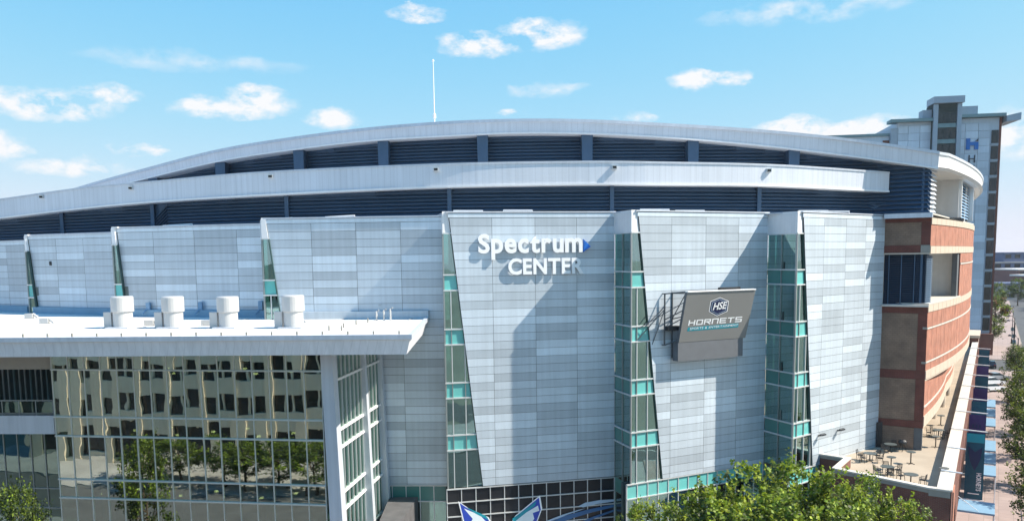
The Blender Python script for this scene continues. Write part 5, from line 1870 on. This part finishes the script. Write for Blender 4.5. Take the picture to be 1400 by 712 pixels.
# trees across the plaza and road, mirrored in the glass front
G3 = 'trees along the road opposite the glass hall'
for i, (x, y, s, lab) in enumerate(((-50, 27.5, .85, 'tree across the road opposite the balcony'), (-41, 27, .8, 'tree across the road opposite the left of the glass hall'), (-33, 27.5, .9, 'tree across the road opposite the middle of the glass hall'), (-24.5, 27, .8, 'tree across the road opposite the right of the glass hall'), (-45.5, 28, .75, 'tree across the road between the first two opposite the balcony'), (-37, 28, .8, 'tree across the road left of the one opposite the middle'), (-29, 28, .82, 'tree across the road right of the one opposite the middle'), (-20.5, 28, .75, 'tree across the road at the end of the row'))):
    place(tC, False, (x, y, .1), i * 1.7, (s, s, s * .66), lab, G3)

# ------------------------------------------------------------------ street lamps, cars, bicycle rack
lamp = local_thing('street_lamp', cat='street lamp')
mb = MB(); mb.tube([(0, 0, 0), (0, 0, .9), (0, 0, 1.0), (0, 0, 6.2)], [.16, .15, .08, .06], 10); mb.build('post', 'metal_dark', lamp)
mb = MB(); mb.tube([(0, 0, 6.0), (.3, 0, 6.5), (1.0, 0, 6.6)], [.05, .045, .04], 8); mb.build('arm', 'metal_dark', lamp)
mb = MB(); mb.lathe([(.28, -.12), (.24, .02), (.06, .12)], (1.0, 0, 6.55), 12); mb.build('lamp_head', 'metal_dark', lamp)
mb = MB(); mb.box((0, .02, 2.9), (.5, .04, .7)); mb.build('small_sign', 'copper_green', lamp)
LMP = [(71, 4.6, 'dark street lamp standing alone on the pavement by the parked car'), (112, 6.6, 'dark street lamp at the crossing before the hotel'), (120, 12, 'dark street lamp beyond the crossing, first on the far pavement'),
       (150, 6.8, 'dark street lamp on the far pavement along the hotel block'), (165, 7.0, 'second dark street lamp along the hotel block'), (185, 7.0, 'third dark street lamp along the hotel block'), (150, 22.5, 'dark street lamp on the other side of the road')]
for i, (a, b, lab) in enumerate(LMP):
    s = .72 if i == 0 else 1.35
    place(lamp, i == 0, st(a, b, .1), math.atan2(V.y, V.x) + (math.pi if b < 10 else 0), s, lab, 'street lamps along the side street')

def car_proto(name):
    c = local_thing(name, cat='car')
    mb = MB()
    # side profile lofted across the width: x forward
    prof = [(-2.25, .35), (-2.3, .75), (-2.15, .98), (-1.2, 1.03), (1.0, .98), (2.0, .82), (2.25, .62), (2.25, .35)]
    def loft(prof, w0, w1, mb):
        n = len(prof)
        zmax = max(z for _, z in prof); zmin = min(z for _, z in prof)
        L_ = [(x, -(w0 + (w1 - w0) * (z - zmin) / (zmax - zmin)), z) for x, z in prof]
        R_ = [(x, (w0 + (w1 - w0) * (z - zmin) / (zmax - zmin)), z) for x, z in prof]
        mb.face(L_); mb.face(R_[::-1])
        for i in range(n):
            j = (i + 1) % n
            mb.face([L_[i], R_[i], R_[j], L_[j]])
    loft(prof, .90, .86, mb)
    mb.build('body', 'car_white', c)
    mb = MB(); loft([(-1.75, 1.0), (-1.25, 1.42), (.15, 1.46), (1.0, .98)], .82, .62, mb); mb.build('cabin', 'car_glass', c)
    mb = MB(); loft([(-1.22, 1.425), (-1.05, 1.48), (.05, 1.51), (.2, 1.455)], .64, .6, mb); mb.build('roof', 'car_white', c)
    for x in (-1.4, 1.4):
        for y in (-.82, .82):
            w = MB(); w.tube([(x, y - .11, .33), (x, y + .11, .33)], .33, 16); wo = w.build('wheel', 'rubber', c)
            w = MB(); w.tube([(x, y - .12, .33), (x, y + .12, .33)], .19, 12); w.build('rim', 'rim', wo)
    for y in (-.62, .62):
        w = MB(); w.box((2.2, y, .68), (.12, .36, .14)); w.build('headlight', 'letter_white', c)
        w = MB(); w.box((-2.27, y, .8), (.08, .34, .16)); w.build('tail_light', 'car_red', c)
    return c
car = car_proto('parked_car')
def paint(o, m):
    for ch in o.children:
        if ch.name.startswith(('body', 'roof')):
            ch.data = ch.data.copy(); ch.data.materials[0] = MATS[m]
ang = math.atan2(U.y, U.x)
CARS = [(98.2, 2.6, .62, 'car_white', 'white car parked on the pavement beside the small banners'), (106, 2.6, .5, 'car_white', 'white car parked behind another white one near the trees'), (113, 3.4, .4, 'car_silver', 'silver car farthest along the pavement by the brick end'),
        (133, 2.5, ang, 'car_dark', 'dark car turning at the crossing before the hotel'), (135, 10, ang - 1.57, 'car_white', 'white car crossing the junction'), (160, 10.6, ang, 'car_dark', 'dark car parked along the hotel kerb, first in line'),
        (168, 10.6, ang, 'car_silver', 'silver car parked along the hotel kerb'), (176, 10.6, ang, 'car_white', 'white car parked along the hotel kerb'), (142, 17.6, ang + 3.14, 'car_yellow', 'yellow taxi waiting on the road past the crossing'),
        (190, 17.8, ang + 3.14, 'car_red', 'red car driving far along the road'), (210, 13, ang + 3.14, 'car_white', 'white car far along the road'), (60, 18, ang + 3.14, 'car_dark', 'dark car on the road behind the street trees')]
for i, (a, b, rz, m, lab) in enumerate(CARS):
    o = place(car, i == 0, st(a, b, .14 if b < 7 and a < 128 else .02), rz if abs(rz) > .9 else rz * .3, 1, lab, 'cars along the side street')
    if m != 'car_white': paint(o, m)

rk = thing('bicycle_rack', tuple(st(9.5, 5.6, .13)), 'dark looped bicycle rack on the pavement near the terrace corner', 'bicycle rack')
for k in range(6):
    p = st(8 + k * .75, 5.6, .13)
    mb = MB()
    mb.tube([p, p + Vector((0, 0, .7)), p + V * .12 + Vector((0, 0, .85)), p + V * .5 + Vector((0, 0, .85)), p + V * .62 + Vector((0, 0, .7)), p + V * .62], .035, 8)
    mb.build('hoop', 'metal_dark', rk)
mb = MB(); mb.bar(st(7.8, 5.9, .15), st(12, 5.9, .15), .1, .04); mb.build('base_rail', 'metal_dark', rk)
fn = thing('low_fence', tuple(st(20, 6.2, .13)), 'low dark picket rail along the planting strip', 'fence')
for k in range(14):
    p = st(14 + k * 1.0, 6.0, .13)
    mb = MB(); mb.bar(p, p + Vector((0, 0, .8)), .05, .05, up=(0, 1, 0)); mb.build('picket', 'metal_dark', fn)
mb = MB(); mb.bar(st(14, 6.0, .93), st(27.0, 6.0, .93), .06, .04); mb.build('rail', 'metal_dark', fn)

# brick end building and planting where the terrace stops
en = thing('brick_annexe', tuple(st(112, -3, 0)), 'low brown brick annexe at the end of the terrace before the hotel', 'building')
mb = MB(); mb.prism([st(112, -8)[:2], st(112, .1)[:2], st(124, .1)[:2], st(124, -8)[:2]], 0, 8.2); mb.build('wall', 'brick_dark', en)
mb = MB(); mb.prism([st(111.8, -8)[:2], st(111.8, .3)[:2], st(124.2, .3)[:2], st(124.2, -8)[:2]], 8.2, 8.7); mb.build('coping', 'stone_band', en)

# ------------------------------------------------------------------ hotel tower beyond the arena
HD = 191.0
hA, hB = at(1219, 250, HD + 4), at(1363, 250, HD)
HP = Plane(hA, hB)
hotel = thing('hotel_tower', tuple(HP.p(HP.L / 2, 0)), 'tall blue-grey hotel tower with glazed strip and blue letter mark', 'hotel')
def hz(px, py): return HP.hit(px, py)
HT = hz(1300, 163)[1]
sL = hz(1228, 180)[0]
core = slab_on(HP, [(sL, 0), (HP.L, 0), (HP.L, HT), (sL, HT)], -24, -.3).build('core', 'hotel0', hotel)
st0, st1 = hz(1273, 180)[0], hz(1311, 180)[0]           # projecting stair strip
rh = random.Random(8)
cols_h = [sL, hz(1242, 180)[0], hz(1258, 180)[0], st0, None, st1, hz(1320, 180)[0], hz(1338, 180)[0], hz(1354, 180)[0]]
RH = 1.72
def hpanel(a, b, z0, z1):
    w, h = b - a - .06, z1 - z0 - .06
    t = rh.choice((0, 1, 1, 2))
    link('panel', panel_mesh([(0, 0), (w, 0), (w, h), (0, h)], t, 'panel', .12, 'hotel'), core, HP.M(a + .03, z0 + .03, -.28))
z = HT - 1.2
while z > 2:
    for a, b in zip(cols_h, cols_h[1:]):
        if a is None or b is None: continue
        if z < 20 and b < st1: continue
        hpanel(a, b, z - RH, z)
    z -= RH
# glazed strip
zt_s = hz(1290, 134)[1]
stair = slab_on(HP, [(st0, 0), (st1, 0), (st1, zt_s - 1.5), (st0, zt_s - 1.5)], -4, .9).build('stair_strip', 'interior_dark', hotel)
for a, b in ((st0, st0 + .95), (st1 - .95, st1)):
    slab_on(HP, [(a, 0), (b, 0), (b, zt_s - 1.6), (a, zt_s - 1.6)], .0, 1.5).build('pier', 'hotel_frame', stair)
slab_on(HP, [(st0 - .3, zt_s - 1.5), (st1 + .3, zt_s - 1.5), (st1 + .3, zt_s), (st0 - .3, zt_s)], -3, 2.2).build('cap', 'hotel_frame', stair)
z = zt_s - 3.4
gw = (st1 - st0 - 1.9) / 3
while z > 10:
    for c in range(3):
        a = st0 + .95 + c * gw
        slab_on(HP, [(a + .08, z - 2.5), (a + gw - .08, z - 2.5), (a + gw - .08, z - .1), (a + .08, z - .1)], .92, 1.0).build('window', 'office_glass', stair)
    slab_on(HP, [(st0 + .95, z - 3.55), (st1 - .95, z - 3.55), (st1 - .95, z - 2.6), (st0 + .95, z - 2.6)], .92, 1.1).build('spandrel', 'copper_green', stair)
    z -= 3.65
# roof slabs
slab_on(HP, [(sL - 2.0, HT - .4), (st0, HT - .4), (st0, HT + .3), (sL - 2.0, HT + .3)], -2.5, 1.2).build('roof_slab', 'copper_green', hotel)
slab_on(HP, [(st1, HT + .1), (HP.L + .9, HT + .1), (HP.L + .9, HT + .8), (st1, HT + .8)], -2.5, 1.2).build('roof_slab', 'copper_green', hotel)
slab_on(HP, [(st1 + .2, HT + .8), (st1 + 3.9, HT + .8), (st1 + 3.9, HT + 2.8), (st1 + .2, HT + 2.8)], -3, .0).build('plant_room', 'hotel_frame', hotel)
slab_on(HP, [(st0 - 2, HT + .3), (st0, HT + .3), (st0, HT + 2.3), (st0 - 2, HT + 2.3)], -3, .0).build('plant_room', 'hotel_frame', hotel)
slab_on(HP, [(HP.L + .9, HT - 1.2), (HP.L + 3.9, HT - .9), (HP.L + 3.9, HT + .75), (HP.L + .9, HT + .1)], -8, 1.5).build('roof_visor', 'hotel_frame', hotel)
# street side with its windows, seen nearly edge-on
HS = Plane(HP.p(HP.L, 0, -.25)[:2], (HP.p(HP.L, 0) + Vector((.56, .83, 0)) * 24)[:2])
zz = HT - 3
while zz > 6:
    slab_on(HP, [(HP.L - 1.6, zz - 2.85), (HP.L - .12, zz - 2.85), (HP.L - .12, zz + .15), (HP.L - 1.6, zz + .15)], -.16, -.10).build('window', 'office_glass', core)
    slab_on(HP, [(HP.L - 1.8, zz - 3.25), (HP.L, zz - 3.25), (HP.L, zz - 2.98), (HP.L - 1.8, zz - 2.98)], -.16, .0).build('sill', 'hotel_frame', core)
    zz -= 3.65
slab_on(HP, [(HP.L + .01, 3), (HP.L + .5, 3), (HP.L + .5, HT), (HP.L + .01, HT)], -24, -.2).build('side_wall', 'hotel_brown', hotel)
slab_on(HP, [(sL, 0), (HP.L + .6, 0), (HP.L + .6, 5.2), (sL, 5.2)], -.2, .8).build('base', 'hotel_brown', hotel)
# lower wing to the left
slab_on(HP, [(sL - 16, 0), (sL - .01, 0), (sL - .01, HT - 3.2), (sL - 16, HT - 3.2)], -12, -1.5).build('wing', 'hotel1', hotel)
slab_on(HP, [(sL - 17, HT - 3.2), (sL - .5, HT - 3.2), (sL - .5, HT - 2.6), (sL - 17, HT - 2.6)], -3.5, -1.0).build('roof_slab', 'copper_green', hotel)
for a in (-12, -8.5, -3):
    slab_on(HP, [(sL + a, HT - 6.2), (sL + a + 2.6, HT - 6.2), (sL + a + 2.6, HT - 4.2), (sL + a, HT - 4.2)], -1.5, -1.35).build('window', 'hotel_brown', hotel)
slab_on(HP, [(sL - 1.6, 0), (sL - .02, 0), (sL - .02, HT - 1.6), (sL - 1.6, HT - 1.6)], -14, -.2).build('pier', 'hotel_frame', hotel)
# letter mark and name
for q in range(1):
    a, z = hz(1320.5, 205)
    b, z2 = hz(1338, 189)
    hh = z2 - z; ww = b - a
    mb = MB()
    for poly in ([(0, 0), (.32, 0), (.32, 1), (0, 1)], [(.32, .36), (.68, .36), (.68, .68), (.32, .68)], [(.68, 0), (1, 0), (1, .68), (.68, .68)]):
        slab_on(HP, [(a + x * ww, z + y * hh) for x, y in poly], -.1, .12, mb=mb)
    mb.build('letter_mark', 'hotel_blue', hotel)
    slab_on(HP, [(a + .72 * ww, z + .74 * hh), (a + .98 * ww, z + .74 * hh), (a + .98 * ww, z + .98 * hh)], -.1, .12).build('mark_corner', 'hotel_letter', hotel)
la, lz = hz(1324, 222.5)
lb, _ = hz(1333, 222.5)
for i, ch in enumerate('HYATT PLACE'):
    if ch == ' ': continue
    word(hotel, ch, 'hotel_letter', HP.M(la, lz - i * 2.35, -.08), (lb - la) * (1 if ch != 'L' else .8), 1.75, .15, .0)

# ------------------------------------------------------------------ far city at the end of the street
def city(a, b, w, dep, h, m, label, rows, winm='office_glass', roofm=None, rz=0.0):
    p = st(a, b)
    t = thing('far_building', (p.x, p.y, 0), label, 'building')
    mb = MB(); mb.box((p.x, p.y, h / 2), (w, dep, h), rz); mb.build('wall', m, t)
    mb = MB(); mb.box((p.x, p.y, h + .4), (w + 1, dep + 1, .8), rz); mb.build('roof', roofm or m, t)
    Mx = Matrix.Rotation(rz, 3, 'Z')
    n = int(w / 6)
    for r in range(rows):
        z = h * (r + .65) / rows
        for k in range(n):
            x = -w / 2 + (k + .5) * w / n
            c = Mx @ Vector((x, -dep / 2 - .03, 0))
            mb = MB(); mb.box((p.x + c.x, p.y + c.y, z), (w / n * .6, .1, h / rows * .45), rz); mb.build('window', winm, t)
city(620, 30, 70, 30, 22.5, 'city_blue', 'wide blue-grey building closing the far end of the street', 4, roofm='city_blue')
city(640, 75, 22, 20, 27, 'city_blue', 'taller blue-grey block beside the wide far building', 5)
city(520, 42, 80, 26, 13, 'city_red', 'long low red brick building before the far blue one', 2, roofm='city_pale')
city(430, 34, 44, 20, 11.5, 'city_red', 'red brick shed with pale roof down the street', 1, roofm='city_pale')
city(380, 62, 40, 24, 11, 'city_grey', 'grey low building behind the far street trees', 2, roofm='city_pale')
city(300, 38, 26, 16, 7, 'city_grey', 'small grey building with pale roof near the far trees', 1, roofm='city_pale')
city(560, 64, 46, 22, 15, 'city_red', 'dark red brick warehouse beside the long low one', 3, roofm='city_blue')
city(470, 60, 30, 18, 9.5, 'city_pale', 'pale low shop building beside the brick shed', 1, roofm='city_red')
city(345, 30, 20, 12, 6.5, 'city_red', 'small brick hut with grey roof before the shed', 1, roofm='city_grey')
city(410, 14, 24, 14, 8, 'city_grey', 'grey flat-roofed building at the road edge far away', 2, roofm='city_blue')
city(600, 8, 40, 20, 16, 'city_blue', 'slate blue block left of the wide far building', 3, roofm='city_grey')
city(690, 0, 60, 30, 19, 'city_red', 'red brick block far behind the hotel', 3, roofm='city_grey')
tR = tree_proto('autumn_tree', 12, ['leaf_red', 'leaf_b', 'leaf_a'], H=9, rad=3.4, clumps=90, leaves=42, lsize=.34)
place(tR, True, st(208, 3.0), 0, 1.25, 'reddish autumn tree on the far pavement past the hotel', 'far street trees')
FT = [(176, 2.6, .8, 'small dark tree at the foot of the hotel'), (240, 3.0, 1.1, 'dark green tree just past the reddish autumn tree'), (265, 28, 1.3, 'dark tree across the road from the autumn tree'),
      (290, 26, 1.4, 'tall dark tree before the small grey building'), (330, 26, 1.5, 'tall dark tree behind the small grey building'), (330, 4, 1.2, 'green tree far along the hotel pavement'),
      (255, 24, 1.2, 'dark kerb tree on the other side of the road'), (225, 25, 1.3, 'first dark tree across the road past the crossing'), (360, 12, 1.3, 'green tree at the road edge before the small brick hut'),
      (400, 24, 1.4, 'green tree in front of the red brick shed'), (450, 20, 1.4, 'green tree beside the grey flat-roofed building'), (350, 40, 1.6, 'large dark tree before the grey low building'), (300, 48, 1.5, 'large dark tree right of the small grey building')]
for i, (a, b, s, lab) in enumerate(FT):
    place(tC, False, st(a, b), i * 1.1, s, lab, 'far street trees')
mb = MB()
rr = random.Random(4)
for k in range(260):
    a = rr.uniform(760, 1900); b = rr.uniform(-350, 520)
    p = st(a, b)
    h = rr.uniform(7, 13)
    for q in range(2):
        c = Vector((p.x + rr.uniform(-5, 5), p.y + rr.uniform(-5, 5), h * .5))
        r = rr.uniform(4, 8)
        mb.lathe([(r * .5, -h * .5), (r, -h * .1), (r * .85, h * .25), (r * .35, h * .48), (0, h * .55)], c, 9)
tag(mb.build('far_woodland', 'leaf_d'), 'distant dark tree belt along the horizon beyond the city blocks', 'woodland', kind='stuff')

# ------------------------------------------------------------------ office building across the road, mirrored in the glass front
ob = thing('office_building', (-40, 10, 0), 'beige office building across the road facing the glass hall', 'building')
OA, OB = Vector((-16, 13.0)), Vector((-70, 22.0))
OP = Plane(OA, OB)
slab_on(OP, [(0, 0), (OP.L, 0), (OP.L, 23.4), (0, 23.4)], -18, -.5).build('core', 'office_glass', ob)
nb = 13
bw = OP.L / nb
for k in range(nb + 1):
    s = k * bw
    slab_on(OP, [(s - .6, 0), (s + .6, 0), (s + .6, 23.3), (s - .6, 23.3)], -.6, .12).build('pier', 'beige_wall', ob)
    if k < nb:
        slab_on(OP, [(s + bw / 2 - .12, 4), (s + bw / 2 + .12, 4), (s + bw / 2 + .12, 23.3), (s + bw / 2 - .12, 23.3)], -.6, -.2).build('window_mullion', 'beige_wall', ob)
for z0, z1 in ((0, .6), (4.2, 6.2), (8.4, 10.4), (12.6, 14.6), (16.8, 18.8), (21.2, 24.2)):
    slab_on(OP, [(-.8, z0), (OP.L + .8, z0), (OP.L + .8, z1), (-.8, z1)], -.55, .0 if z0 < 20 else .4).build('spandrel', 'beige_wall', ob)

# ------------------------------------------------------------------ thin summer haze over the whole place
def haze_box():
    m = bpy.data.materials.new('haze')
    m.use_nodes = True
    nt = m.node_tree
    nt.nodes.remove(nt.nodes['Principled BSDF'])
    pv = nt.nodes.new('ShaderNodeVolumePrincipled')
    pv.inputs['Color'].default_value = (0.86, 0.92, 1.0, 1)
    pv.inputs['Density'].default_value = 0.00010
    pv.inputs['Anisotropy'].default_value = 0.2
    nt.links.new(pv.outputs[0], nt.nodes['Material Output'].inputs['Volume'])
    MATS['haze'] = m
    mb = MB()
    mb.box((0, 1500, 34), (5200, 6200, 70))
    o = mb.build('haze', 'haze')
    tag(o, 'thin pale haze filling the air over the whole street', 'haze', kind='stuff')
haze_box()
